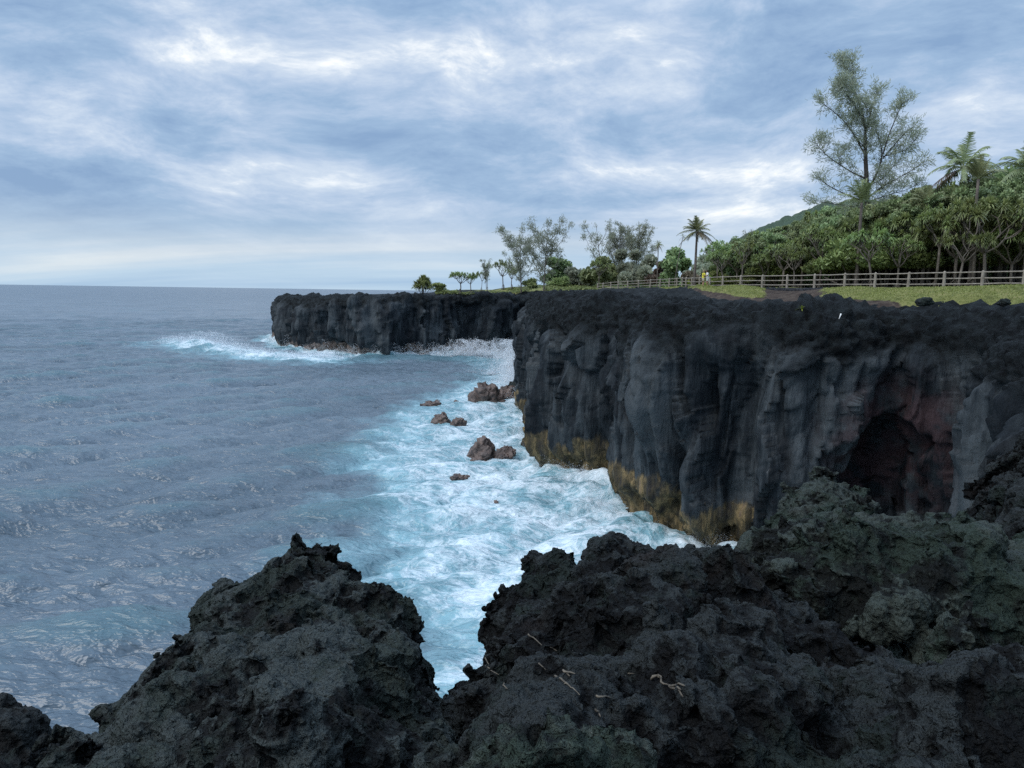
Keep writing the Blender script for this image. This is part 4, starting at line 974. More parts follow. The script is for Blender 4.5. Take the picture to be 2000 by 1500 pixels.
# ---------------------------------------------------------------- two people by the fence
def skin_mat(name, c, r=.6):
    m, g, b = new_mat(name, r, .3); p = g.node('ShaderNodeTexCoord').outputs['Object']
    g.put(b.inputs['Base Color'], g.mix(g.noise(p, 14, 3), tuple(x * .82 for x in c), tuple(min(1, x * 1.12) for x in c))); return m
def person(loc, rz, h, top_c, bot_c, skin_c, hair_c, label, seed, bend, long_hair=True, arm_pose=None):
    o = bpy.data.objects.new('person', bpy.data.meshes.new('person'))
    s = h / 1.7
    J = {'pel': (0, 0, .93), 'wai': (0, .01, 1.08), 'che': (0, .02 + bend * .3, 1.28), 'nek': (0, .03 + bend * .6, 1.44), 'hd0': (0, .05 + bend * .8, 1.52), 'hd1': (0, .06 + bend, 1.60), 'hd2': (0, .05 + bend, 1.67),
         'shl': (-.17, .02 + bend * .45, 1.39), 'shr': (.17, .02 + bend * .45, 1.39), 'hpl': (-.10, 0, .90), 'hpr': (.10, 0, .90),
         'knl': (-.12, .05, .50), 'knr': (.11, .02, .50), 'anl': (-.13, -.02, .09), 'anr': (.12, -.08, .09), 'tol': (-.14, .13, .03), 'tor': (.13, .07, .03)}
    A_ = arm_pose or [((-.24, .10, 1.13), (-.14, .32, 1.16)), ((.24, .10, 1.13), (.12, .33, 1.20))]
    J['ell'], J['hal'] = A_[0]; J['elr'], J['har'] = A_[1]
    rad = {'pel': .145, 'wai': .115, 'che': .135, 'nek': .052, 'hd0': .062, 'hd1': .088, 'hd2': .075, 'shl': .062, 'shr': .062, 'hpl': .095, 'hpr': .095, 'knl': .058, 'knr': .058, 'anl': .037, 'anr': .037, 'tol': .035, 'tor': .035, 'ell': .040, 'elr': .040, 'hal': .027, 'har': .027}
    names = list(J); E = [('pel', 'wai'), ('wai', 'che'), ('che', 'nek'), ('nek', 'hd0'), ('hd0', 'hd1'), ('hd1', 'hd2'), ('che', 'shl'), ('che', 'shr'), ('pel', 'hpl'), ('pel', 'hpr'), ('hpl', 'knl'), ('hpr', 'knr'), ('knl', 'anl'), ('knr', 'anr'), ('anl', 'tol'), ('anr', 'tor'), ('shl', 'ell'), ('shr', 'elr'), ('ell', 'hal'), ('elr', 'har')]
    # nose, ears and five fingers
    hx = np.array(J['hd1']); J['nose'] = tuple(hx + (0, .105, -.01)); rad['nose'] = .014; E.append(('hd1', 'nose'))
    for sg, nm in ((-1, 'hal'), (1, 'har')):
        w_ = np.array(J[nm]); d = unit(w_ - np.array(J['ell' if sg < 0 else 'elr'])); sd_ = unit(np.cross(d, (0, 0, 1)))
        for q in range(5):
            off = (q - 2) * .018; L_ = (.055, .085, .095, .09, .07)[q]; kk = f'f{sg}{q}'
            J[kk] = tuple(w_ + d * L_ * (0.6 if q == 0 else 1) + sd_ * off * 1.3 + (0, 0, -.02)); rad[kk] = .008; E.append((nm, kk))
    names = list(J); ix = {n: i for i, n in enumerate(names)}
    me = o.data; me.from_pydata([tuple(np.array(J[n]) * s) for n in names], [(ix[a], ix[c]) for a, c in E], [])
    col.objects.link(o); sk = o.modifiers.new('skin', 'SKIN'); sv = me.skin_vertices[0].data
    for n in names: sv[ix[n]].radius = (rad[n] * s, rad[n] * s * (.75 if n in ('pel', 'wai', 'che') else 1))
    sv[ix['pel']].use_root = True
    ss = o.modifiers.new('sub', 'SUBSURF'); ss.levels = ss.render_levels = 2
    dg = bpy.context.evaluated_depsgraph_get(); dg.update(); body = bpy.data.meshes.new_from_object(o.evaluated_get(dg)); o.modifiers.clear(); o.data = body
    body.materials.clear(); body.materials.append(skin_mat('skin', skin_c))
    for pl in body.polygons: pl.use_smooth = True
    o.location = loc; o.rotation_euler.z = rz; tag(o, label, 'person')
    # clothing: the body's own surface lifted off the skin
    co = np.empty(len(body.vertices) * 3); body.vertices.foreach_get('co', co); co = co.reshape(-1, 3) / s
    no = np.empty(len(body.vertices) * 3); body.vertices.foreach_get('normal', no); no = no.reshape(-1, 3)
    polys = [tuple(q.vertices) for q in body.polygons]
    def garment(nm, sel, lift, c, flare=0):
        keep = [q for q in polys if all(sel[i] for i in q)]
        used = sorted({i for q in keep for i in q}); mp = {u: k for k, u in enumerate(used)}
        vv = co[used] + no[used] * lift; 
        if flare: vv[:, :2] *= (1 + flare * np.clip((.95 - vv[:, 2]) / .35, 0, 1))[:, None]
        m = bpy.data.meshes.new(nm); m.from_pydata([tuple(q) for q in vv * s], [], [tuple(mp[i] for i in q) for q in keep])
        for pl in m.polygons: pl.use_smooth = True
        g_ = link(nm, m, skin_mat(nm, c, .85), o); so = g_.modifiers.new('s', 'SOLIDIFY'); so.thickness = .006; so.offset = 1
    armd = np.minimum(np.linalg.norm(co - np.array(J['ell']), axis=1), np.linalg.norm(co - np.array(J['elr']), axis=1))
    handm = (np.linalg.norm(co - np.array(J['hal']), axis=1) < .2) | (np.linalg.norm(co - np.array(J['har']), axis=1) < .2)
    garment('top', (co[:, 2] > .92) & (co[:, 2] < 1.455) & ~handm & (armd > .08), .016, top_c)
    garment('shorts', (co[:, 2] < .97) & (co[:, 2] > .66) & ~handm & (armd > .1), .02, bot_c, .08)
    # hair
    hm = MB(); c = hx; u = np.linspace(0, 2 * np.pi, 18); w_ = np.linspace(0, 1, 10); U, V_ = np.meshgrid(u, w_, indexing='ij')
    aa = V_ * (1.9 if long_hair else 1.35); q = np.stack([.108 * np.sin(aa) * np.cos(U), .112 * np.sin(aa) * np.sin(U) - .012 - .03 * V_, .115 * np.cos(aa) + .02 - (.16 if long_hair else 0) * V_ ** 3 * (np.sin(U) < .2)], -1).reshape(-1, 3) + c
    q[:, 1] = np.where((q[:, 2] < c[2] + .03) & (q[:, 1] > c[1] + .03), c[1] + .03, q[:, 1])
    hm.add(q * s, grid_faces(18, 10)); link('hair', hm.mesh('hair', True), skin_mat('hair', hair_c, .5), o)
    return o
pp = P(1372.5, 563.0, 71.5); pq = P(1381, 563.5, 71.2)
person((pp.x, pp.y, pp.z), R(-80), 1.66, (.62, .56, .06), (.40, .36, .26), (.34, .20, .14), (.22, .16, .08), 'person in a yellow top facing the one in white, behind the fence', 1, .02)
person((pq.x, pq.y, pq.z), R(88), 1.70, (.72, .70, .70), (.42, .44, .40), (.30, .17, .12), (.04, .03, .025), 'person in a white top and pale shorts, right of the one in yellow', 2, .02)

# ---------------------------------------------------------------- the grove
PAN = [pandanus(11, 5.2, 2.6, .46, 3), pandanus(12, 4.6, 3.0, .42, 3, n0=6), pandanus(13, 6.2, 2.4, .52, 3), pandanus(14, 5.6, 2.9, .40, 3, n0=6, nl=44), pandanus(15, 3.4, 2.6, .3, 3, nl=36, L=.6)]
def leafy_tree(seed, h, w, n=4200, base=.36, leaf=.13):
    """slim straight trunk, a few limbs, a ragged crown of leaf clumps"""
    rs = np.random.RandomState(seed); tr = MB(); cr = MB()
    tr.tube([(0, 0, -.3), (rs.normal(0, .12), rs.normal(0, .12), h * .45), (rs.normal(0, .2), rs.normal(0, .2), h * .9)], [.10, .075, .03], 6)
    nl = 26; z = rs.uniform(base, 1.0, nl) * h; a = rs.rand(nl) * 6.28; r_ = w * (.35 + .65 * np.sqrt(np.clip(1 - ((z / h - .62) / .42) ** 2, 0, 1))) * rs.uniform(.3, 1, nl)
    lc = np.stack([np.cos(a) * r_, np.sin(a) * r_, z], 1)
    for q in range(nl): tr.tube([(0, 0, max(z[q] - r_[q] * .9, h * .25)), lc[q] * (.5, .5, 1) - (0, 0, r_[q] * .25), lc[q]], [.035, .022, .010], 4)
    k = rs.randint(0, nl, n); u = unit(rs.normal(0, 1, (n, 3))); C = lc[k] + u * (rs.rand(n) ** .45 * rs.uniform(.35, .75, nl)[k])[:, None] * np.array([1, 1, .75])
    D_ = unit(u + rs.normal(0, .7, (n, 3))); S = unit(np.cross(D_, rs.normal(0, 1, (n, 3)))); l = leaf * rs.uniform(.6, 1.3, n)
    cr.quads(C, D_ * l[:, None], S * (l * .42)[:, None], np.clip(.45 + .35 * u[:, 2] + rs.normal(0, .15, n), 0, 1))
    return tr.mesh('trunk', True), cr.mesh('crown')
LT = [leafy_tree(21, 8.0, 1.9), leafy_tree(22, 9.0, 2.1), leafy_tree(23, 7.0, 1.8)]
rs = random.Random(99)
# height of the tree line above the photo's grove, read off along the fence
tl_px = [1395, 1440, 1480, 1520, 1560, 1600, 1650, 1700, 1760, 1800, 1860, 1920, 1980, 2060, 2200]
tl_py = [478, 470, 452, 444, 438, 415, 398, 392, 378, 372, 372, 345, 340, 335, 330]
ORD = 'first second third fourth fifth sixth seventh eighth ninth tenth eleventh twelfth thirteenth fourteenth fifteenth sixteenth seventeenth eighteenth nineteenth twentieth'.split() + ['twenty-first', 'twenty-second', 'twenty-third', 'twenty-fourth', 'twenty-fifth', 'twenty-sixth']
named = {}
def later(o, kind, row, px):
    """remember which fence bay and row a repeated plant stands behind; its label is written once all stand"""
    k = sum(1 for q, _ in fence_pd if q >= px); named.setdefault((kind, row, k), []).append(o)
def write_labels():
    for (kind, row, k), os_ in named.items():
        os_.sort(key=lambda o: -o.scale.z); n = len(os_)
        ad = [''] if n == 1 else (['taller ', 'shorter '] if n == 2 else ['tallest '] + [ORD[q] + ' tallest ' for q in range(1, n - 1)] + ['shortest '])
        where = f'behind fence bay left of {ORD[k - 1]} post from right' if k else 'right of the last fence post'
        for o, a in zip(os_, ad): o['label'] = f'{a}{kind}, {row} row, {where}'
def top_z(px, D): return P(px, float(np.interp(px, tl_px, tl_py)), D).z
def fdepth(px): return float(np.interp(px, [p_ for p_, _ in fence_pd][::-1], [d_ for _, d_ in fence_pd][::-1], right=47))
front = [(1412, 0, .88, 'small pandanus nearest the two people on the right, pale forked limbs'), (1450, 2, .80, 'pandanus with a thin straight pale trunk, second right of the people'),
         (1490, 1, .85, 'low spreading pandanus left of the bare forked trunk'), (1551, 3, 1.0, 'pandanus whose pale trunk forks wide like a candelabra'),
         (1600, 2, 1.12, 'tall leaning pandanus with a reddish brown trunk and dead limbs'), (1655, 1, .80, 'low pandanus with long bare limbs reaching right above the rails'),
         (1700, 0, .95, 'dense green pandanus below the big casuarina'), (1752, 3, .95, 'bright green pandanus left of the slender pale forked trunk'),
         (1825, 2, 1.15, 'pandanus with a slender pale trunk forking low, centre of the grove'), (1870, 0, .95, 'pandanus with dark trunk right of the slender pale one'),
         (1925, 3, 1.15, 'largest pandanus, dark domed top and thick multiple trunks'), (1975, 1, .9, 'pandanus with a pale leaning limb at the right edge'), (2035, 2, 1.0, 'pandanus cut by the right edge of the view')]
for i, (px, k, s, lb) in enumerate(front):
    D = fdepth(px) + 4.0 + 1.5 * (i % 3); c = on_ground(px, D)
    hgt = (5.2, 4.6, 6.2, 5.6, 3.4)[k]; want = (top_z(px, D) - c.z) * (.62 if i % 2 else .72); s2 = max(.7, min(1.5, want / hgt * s))
    tree('pandanus_tree', c, PAN[k], (M_BARK_P, (M_LEAF_P, M_LEAF_B)[i % 2] if False else M_LEAF_P), lb, 'tree', rs.uniform(0, 6.28), s2)
G_P = 'pandanus trees massed behind the front row'
for row, dD in enumerate((9.5, 15, 21, 27)):
    px = 1400 + row * 9
    while px < 2120:
        D = fdepth(px) + dD + rs.uniform(-2, 2); c = on_ground(px, D); k = rs.choice((0, 1, 2, 3)); hgt = (5.2, 4.6, 6.2, 5.6)[k]
        want = (top_z(px, D) - c.z) * (.82 + .06 * row + rs.uniform(-.10, .08)); s2 = max(.75, min(2.2, want / hgt * .95))
        later(tree('pandanus_tree', c, PAN[k], (M_BARK_P, M_LEAF_P), 'pandanus', 'tree', rs.uniform(0, 6.28), (s2 ** .8, s2 ** .8, s2), G_P), 'pandanus', ORD[row + 1], px)
        px += rs.uniform(34, 52)
G_T = 'slender trees deep in the shaded grove'
for row in range(6):
    px = 1425 + row * 6
    while px < 2100:
        D = fdepth(px) + 11 + row * 4.2 + rs.uniform(-1.6, 1.6); c = on_ground(px, D); k = rs.choice((0, 1, 2)); hgt = (8, 9, 7)[k]
        want = (top_z(px, D) - c.z) * rs.uniform(.85, 1.04); s2 = max(.5, min(2.0, want / hgt))
        later(tree('slender_tree', c, LT[k], (M_BARK_D, M_LEAF_S), 'slender tree', 'tree', rs.uniform(0, 6.28), (max(.8, s2 * .9), max(.8, s2 * .9), s2), G_T), 'slender tree', ORD[row] + ' deep', px)
        px += rs.uniform(22, 38)

# leafy masses between the pandanus of the front rows
for i, (px, dD, wpx, hpx, lb, mt) in enumerate([(1668, 7, 90, 105, 'bright green leafy mass reaching low beside the tall casuarina', 1), (1728, 8, 100, 115, 'widest bright green leafy mass, right below the tall casuarina', 1), (1790, 10, 80, 120, 'yellowish green leafy mass left of the slender pale trunk', 0),
        (1842, 12, 80, 130, 'dark green leafy mass right of the slender pale trunk', 2), (1905, 13, 90, 140, 'grey green leafy mass under the large palm head', 2), (1625, 8, 70, 90, 'olive leafy mass around the reddish leaning trunk', 0), (1985, 12, 90, 150, 'dense leafy mass at the right edge of the grove', 0), (1520, 10, 80, 70, 'pale green leafy mass left of the candelabra pandanus', 1)]):
    D = fdepth(px) + dD; c = on_ground(px, D); k = D / 1500; w = wpx * k / 2; h = hpx * k; bm = bush_mesh(320 + i, w * 1.1, w * .9, h * .40, 5200, .15, .4, lobes=16); lift = h * .40
    for me_ in bm:
        n_ = len(me_.vertices); co_ = np.empty(n_ * 3, np.float32); me_.vertices.foreach_get('co', co_); co_ = co_.reshape(-1, 3); co_[:, 2] += lift * (1 if me_ is bm[1] else np.clip(co_[:, 2] / (h * .2), 0, 1)); me_.vertices.foreach_set('co', co_.ravel()); me_.update()
    tree('leafy_tree', c, bm, (M_BARK_G, (M_LEAF_P, M_LEAF_B, M_LEAF_S)[mt]), lb, 'tree')
# dark thicket closing the back of the grove
TH = [bush_mesh(301, 3.0, 2.2, 4.2, 5200, .16, .5, lobes=14), bush_mesh(302, 3.2, 2.2, 3.6, 5200, .16, .5, lobes=14)]
px = 1400
while px < 2160:
    D = fdepth(px) + 36 + rs.uniform(-2, 3); c = on_ground(px, D); o = tree('thicket_bush', c, TH[rs.choice((0, 1))], (M_BARK_D, M_LEAF_S), 'tall dark bush closing the back of the grove between the trunks', 'shrub', rs.uniform(0, 6.28), rs.uniform(.85, 1.25), 'bushes at the back of the grove'); later(o, 'dark bush', 'back', px); px += 26
# the tall casuarina above the grove
Dc = fdepth(1690) + 14
def L3(pts, r0, r1, dens=1.0, seed=0, base=None, depthr=2.4):
    r = random.Random(seed); d0 = r.uniform(-depthr, depthr); n = len(pts); out = []
    for i, (px, py) in enumerate(pts): v = P(px, py, Dc + d0 * i / max(1, n - 1)) - base; out.append(tuple(v))
    return (out, r0, r1, dens)
bc = on_ground(1694, Dc)
lm = [L3([(1694, 556), (1697, 470), (1694, 380), (1690, 300), (1690, 262)], .26, .13, .12, 1, bc, 0), L3([(1690, 300), (1691, 258), (1684, 215), (1668, 175), (1652, 140), (1645, 118)], .12, .02, 1.5, 2, bc, 1),
      L3([(1690, 250), (1676, 215), (1655, 190), (1640, 160)], .06, .015, 1.3, 3, bc), L3([(1688, 300), (1668, 262), (1648, 235), (1625, 215), (1600, 198)], .08, .015, .75, 4, bc),
      L3([(1690, 262), (1700, 225), (1706, 195), (1718, 180)], .06, .015, 1.4, 5, bc), L3([(1694, 375), (1715, 335), (1725, 300), (1714, 262), (1705, 232)], .10, .02, 1.1, 6, bc),
      L3([(1725, 300), (1735, 265), (1748, 235), (1760, 205), (1768, 198)], .07, .015, 1.3, 7, bc), L3([(1724, 310), (1745, 285), (1765, 262), (1786, 246)], .06, .015, 1.3, 8, bc),
      L3([(1725, 305), (1750, 300), (1775, 290), (1787, 272)], .05, .015, 1.2, 9, bc), L3([(1694, 350), (1670, 340), (1640, 322), (1612, 302), (1592, 278)], .08, .015, .7, 10, bc),
      L3([(1612, 302), (1606, 285), (1600, 275)], .03, .012, 1.6, 11, bc), L3([(1694, 395), (1665, 385), (1635, 372), (1610, 358), (1598, 345)], .07, .015, .7, 12, bc),
      L3([(1694, 410), (1660, 402), (1625, 398), (1592, 392)], .05, .012, .6, 13, bc), L3([(1696, 385), (1730, 360), (1760, 345), (1785, 330), (1808, 312)], .07, .012, 1.0, 14, bc),
      L3([(1696, 395), (1735, 380), (1770, 372), (1800, 355)], .06, .012, 1.0, 15, bc), L3([(1700, 360), (1722, 352), (1740, 330), (1752, 318)], .05, .012, 1.1, 16, bc), L3([(1690, 290), (1672, 270), (1662, 250), (1665, 225)], .05, .012, 1.2, 17, bc),
      L3([(1668, 175), (1655, 168), (1642, 172)], .03, .010, 1.6, 18, bc), L3([(1664, 165), (1668, 140), (1664, 118)], .03, .010, 1.6, 19, bc), L3([(1640, 322), (1640, 305), (1648, 292)], .03, .012, 1.2, 20, bc), L3([(1700, 225), (1690, 205), (1680, 190)], .03, .012, 1.4, 21, bc)]
tree('tall_casuarina', bc, casuarina(5, lm, 1.2, 8, .30, .019, 5.6, sr=.20), (M_BARK_D, M_LEAF_C), 'tallest tree, a wispy feathery casuarina towering over the right side of the grove', 'tree')

def small_cas(name, px, py0, D, h, wpx, seed, label, lean=0, n=9, dens=1.5, group=None, mat=None):
    c = P(px, py0, D); c.z = min(c.z, H + 3); r = random.Random(seed); k = D / 1500.0; lm = []
    lm.append(([(0, 0, -.6), (lean * .2, 0, h * .25), (lean * .5, r.uniform(-.3, .3), h * .55), (lean, 0, h)], .12 * h / 8, .02, .7))
    for i in range(n):
        t = .12 + .7 * i / n; a = r.uniform(0, 6.28); e = wpx * k / 2 * r.uniform(.6, 1.15); sg = 1 if i % 2 else -1
        b0 = (lean * t, 0, h * t); ex = (b0[0] + sg * e * abs(math.cos(a * .25)), e * .6 * math.sin(a), h * min(1.05, t + .32 + r.uniform(0, .25)))
        lm.append(([b0, ((b0[0] + ex[0]) / 2 + sg * .2, ex[1] / 2, (b0[2] + ex[2]) / 2 - .1 * h * .3), ex], .05 * h / 8, .012, 1.0))
    return tree(name, c, casuarina(seed, lm, .095 * h, 7, .032 * h, .0030 * h, dens * 20 / h, sr=.026 * h), (M_BARK_G, mat or M_LEAF_C), label, 'tree', group=group)
small_cas('casuarina_tree', 1018, 566, 150, 11.0, 84, 31, 'wispy casuarina on the left of the pair on the far clifftop', -.5, n=11)
small_cas('casuarina_tree', 1062, 562, 140, 11.3, 92, 32, 'upright casuarina with a dark trunk, right of the far clifftop pair', .6, n=11)
small_cas('casuarina_tree', 1175, 548, 135, 9.4, 60, 33, 'thin sparse casuarina leaning left with a lone top spike', -1.2, dens=.9, n=7)
small_cas('casuarina_tree', 1208, 546, 138, 8.6, 62, 34, 'bushy grey casuarina between the leaning one and its fuller neighbour', .2, n=11, dens=1.9)
small_cas('casuarina_tree', 1240, 545, 134, 8.7, 70, 35, 'fullest grey casuarina left of the small round headed palm', .6, n=12, dens=2.1)
small_cas('casuarina_tree', 950, 560, 175, 5.6, 22, 36, 'thin young casuarina standing alone on the far point', -.5, n=6)
small_cas('casuarina_tree', 1465, 500, 104, 5.5, 26, 37, 'thin tall tree top showing against the hill', 0, n=5)

# palms
palm_thing('coconut_palm', P(1356, 562, 84), 6.05, 2.0, 41, 'coconut palm with a dark trunk standing alone behind the people', n=26, r=.13, nleaf=30, lean=(0.05, 0), elr=(-18, 88), dk=.75)
c = on_ground(1283, 108); palm_thing('small_palm', c, P(1283, 478, 108).z - c.z, .95, 42, 'small round headed palm right of the grey casuarinas', n=34, r=.07, mat=M_LEAF_P, elr=(-60, 85), nleaf=14)
c = on_ground(1317, 104); palm_thing('leaning_palm', c, P(1330, 462, 104).z - c.z, .8, 43, 'thin leaning stem with sparse tuft left of the coconut palm', n=9, r=.05, lean=(.9, 0), nleaf=10, mat=M_LEAF_P)
for i, (px, py, dD, L, lb, nn) in enumerate([(1862, 330, 15, 3.5, 'large coconut palm head rising above the right of the grove', 22), (1893, 350, 9, 2.3, 'yellow green young palm crown in front of the large palm head', 14),
                                         (1672, 396, 6, 2.4, 'palm with upright yellow green fronds below the tall casuarina', 14), (1990, 332, 14, 3.3, 'coconut palm head cut by the right edge', 22), (1800, 398, 10, 2.0, 'pale upswept palm fronds between the casuarina and the palm head', 10)]):
    D = fdepth(px) + dD; c = on_ground(px, D); palm_thing('coconut_palm', c, P(px, py, D).z - c.z, L, 50 + i, lb, n=nn, mat=M_LEAF_K if i in (0, 3) else M_LEAF_K, nleaf=28, elr=(-20, 86) if i in (0, 3) else (25, 86), dk=1.0 if i in (0, 3) else .7)
for i, (px, py, D, L, lb) in enumerate([(1386, 528, 82, 1.9, 'young yellow green palm sprouting right behind the people'), (1343, 532, 86, 1.0, 'small bright lime palm left of the coconut trunk')]):
    rs_ = np.random.RandomState(60 + i); c = on_ground(px, D); o = empty('young_palm', c); tag(o, lb, 'palm tree')
    m = MB(); palm_crown(m, rs_, (0, 0, .3), 13, L, young=True, nleaf=20); t_ = MB(); t_.tube([(0, 0, -.3), (0, 0, .35)], [.1, .08], 8)
    link('trunk', t_.mesh('trunk', True), M_BARK_G, o); link('crown', m.mesh('crown'), M_LEAF_Y, o)

# shrubs of the clifftop, left of the grove
def shrub(px, py, D, wpx, hpx, seed, label, mat=None, name='shrub', n=2600, bark=None, leaf=None, lobes=9, group=None, asp=.45):
    k = D / 1500; c = P(px, py, D); w = wpx * k / 2 * 1.2; h = hpx * k
    return tree(name, c, bush_mesh(seed, w * .95, w * .8, h * .62, n, leaf or .055 * h + .05, asp, lobes=lobes), (bark or M_BARK_G, mat or M_LEAF_S), label, 'shrub', group=group)
def pan_at(px, py, D, hpx, k, rz, label, sxy=1.0, bark=None):
    c = P(px, py, D); s = hpx * D / 1500 / (5.9, 5.3, 6.9, 6.4, 4.1)[k]; return tree('pandanus_tree', c, PAN[k], (M_BARK_P, M_LEAF_P), label, 'tree', rz, (s * sxy, s * sxy, s))
def cone_pandanus(px, py, D, wpx, hpx, seed, label):
    """a squat tent of strap leaves on several leaning stems"""
    rs_ = np.random.RandomState(seed); k = D / 1500; w, h = wpx * k / 2, hpx * k; cr = MB(); tr = MB()
    for i in range(95):
        t = rs_.rand() ** 1.1; a = rs_.rand() * 6.28; r_ = w * (1 - t) ** .8 * rs_.uniform(.2, 1) ; z = h * (.36 + .56 * t); e = np.array([r_ * math.cos(a), r_ * math.sin(a), z])
        rosette(cr, e, unit(np.array([math.cos(a) * .6, math.sin(a) * .6, 1])), rs_, 30, .25 * h, .016 * h)
        if i < 14: tr.tube([(e[0] * .25, e[1] * .25, -.2), e * (.6, .6, .5), e], [.06, .05, .035], 5)
    return tree('pandanus_shrub', P(px, py, D), (tr.mesh('trunk', True), cr.mesh('crown')), (M_BARK_P, M_LEAF_P), label, 'shrub')
cone_pandanus(827, 575, 205, 50, 36, 71, 'tent shaped pandanus shrub farthest out on the headland')
shrub(870, 574, 200, 46, 22, 72, 'low rounded bush between the tent shaped shrub and the pandanus pair', M_LEAF_P)
pan_at(898, 571, 195, 46, 1, 1.0, 'left tree of the flat topped pandanus pair on the headland', 1.3)
pan_at(920, 571, 193, 45, 3, 2.2, 'right tree of the flat topped pandanus pair on the headland', 1.3)
pan_at(940, 567, 188, 42, 0, .4, 'small slender pandanus right of the flat topped pair', .75)
pan_at(952, 566, 186, 56, 2, 2.4, 'tall thin pandanus with a split crown near the headland trees', .55)
pan_at(983, 563, 170, 64, 3, 4.0, 'thick pandanus at the left foot of the casuarina pair')
pan_at(1000, 562, 165, 44, 1, 5.0, 'low pandanus with bare legs under the left casuarina')
shrub(1036, 561, 150, 32, 26, 73, 'round green bush under the casuarina pair', M_LEAF_P, leaf=.28, n=1800, asp=.2)
shrub(1095, 552, 145, 66, 52, 74, 'broad dark bush right of the casuarina pair', M_LEAF_S, n=4200)
shrub(1130, 556, 140, 52, 40, 75, 'grey green scrub filling the dip between casuarina groups', M_LEAF_C)
shrub(1085, 556, 138, 40, 16, 76, 'low spiky bush with dry leaves beside the turf', M_LEAF_P, leaf=.3, n=900, asp=.15)
pan_at(1168, 562, 128, 62, 1, .8, 'pandanus with a vase of many pale stems at the fence end', .8)
shrub(1190, 552, 132, 66, 60, 77, 'wide green bush under the leaning casuarina', M_LEAF_S, n=4200)
shrub(1228, 552, 128, 66, 64, 78, 'grey green bush as tall as it is wide behind the far fence rails', M_LEAF_C, n=4200)
shrub(1262, 553, 124, 48, 60, 79, 'grey scrub left of the small palm trunk', M_LEAF_C, n=3200)
pan_at(1300, 553, 112, 48, 0, 2.0, 'bare limbed pandanus between the small palm and the coconut palm', .95)
shrub(1318, 552, 108, 54, 60, 80, 'dark round topped bush left of the coconut palm', M_LEAF_S, n=5200)
shrub(1290, 553, 116, 44, 44, 81, 'brown twiggy scrub right of the small palm trunk', M_DRY, n=2600)
shrub(1345, 553, 92, 46, 34, 82, 'tangled brown scrub around the coconut trunk', M_DRY, n=2600)
shrub(1405, 553, 84, 52, 58, 83, 'dark bush filling the gap right of the people', M_LEAF_S, n=5200)
shrub(1420, 553, 80, 50, 22, 84, 'bright green low bush behind the rails right of the people', M_LEAF_B, n=2600)
shrub(1470, 552, 74, 56, 18, 85, 'bright green undergrowth bush below the second pandanus', M_LEAF_B, n=2600)
shrub(1375, 548, 98, 60, 66, 86, 'grey brown thicket directly behind the two people', M_LEAF_C, n=4600)

G_H = 'low scrub closing the view behind the far fence'
for i in range(22):
    px = 1128 + i * 13.5; D = 158 + 9 * math.sin(i * 2.1); c = P(px, 566, D); c.z = H - .6
    o = tree('scrub_bush', c, TH[i % 2], (M_BARK_D, M_LEAF_S), 'low dense scrub bush closing the view behind the far fence', 'shrub', i * 1.3, (1.0, 1.0, .55 + .12 * math.sin(i * 1.7) + .012 * i), G_H); later(o, 'low scrub bush', 'far', px)
# creeping green ground cover on the far clifftop and grass on the turf banks
def scatter(name, pts, hgt, w, mat, label, cat, seed, lean=.5):
    rs_ = np.random.RandomState(seed); n = len(pts); D_ = unit(rs_.normal(0, lean, (n, 3)) + (0, 0, 1)); S = unit(np.cross(D_, rs_.normal(0, 1, (n, 3)))); l = hgt * rs_.uniform(.5, 1.2, n)
    mb = MB(); mb.quads(pts + D_ * (l * .4)[:, None], D_ * (l * .5)[:, None], S * w, np.clip(rs_.normal(.5, .2, n), 0, 1)); o = link(name, mb.mesh(name), mat); return tag(o, label, cat, kind='stuff')
rs_ = np.random.RandomState(8)
x = rs_.uniform(-30, 25, 150000); y = rs_.uniform(118, 215, 150000); az = x / y * 1500 + 1000
den_ = perlin(np.stack([x, y, 0 * x], 1), .16) ; ok = (az > 850) & (az < 1180) & (den_ > -.12) & inside_poly(np.stack([x, y], 1), land) & (np.minimum(dist_path(np.stack([x, y], 1), near_s[::4]), dist_path(np.stack([x, y], 1), far_s[::3])) > 3.5)
x, y = x[ok][:42000], y[ok][:42000]
scatter('ground_cover', np.stack([x, y, ground_z(x, y) - .1 + .45 * np.clip(perlin(np.stack([x, y, 0 * x], 1), .22) + .3, 0, 1)], 1), .32, .13, M_LEAF_B, 'low bright green creeping plants on the far clifftop', 'ground cover', 9, .9)
me_g = bpy.data.objects['ground'].data; co = np.empty(len(me_g.vertices) * 3, np.float32); me_g.vertices.foreach_get('co', co); co = co.reshape(-1, 3)[:len(v1)]
sel = co[(g1 > .5) & (fence_side(co[:, 0], co[:, 1]) > -.3)]; k = rs_.randint(0, len(sel), 36000); pts = sel[k] + rs_.uniform(-.15, .15, (36000, 3)) * (1, 1, 0)
M_GRASS = leaf_mat('grass_blade', (.14, .16, .045), (.235, .26, .07), (.34, .33, .13), trans=.2)
scatter('grass', pts, .10, .012, M_GRASS, 'short yellow green turf on the banks before the wall', 'grass', 10, .6)

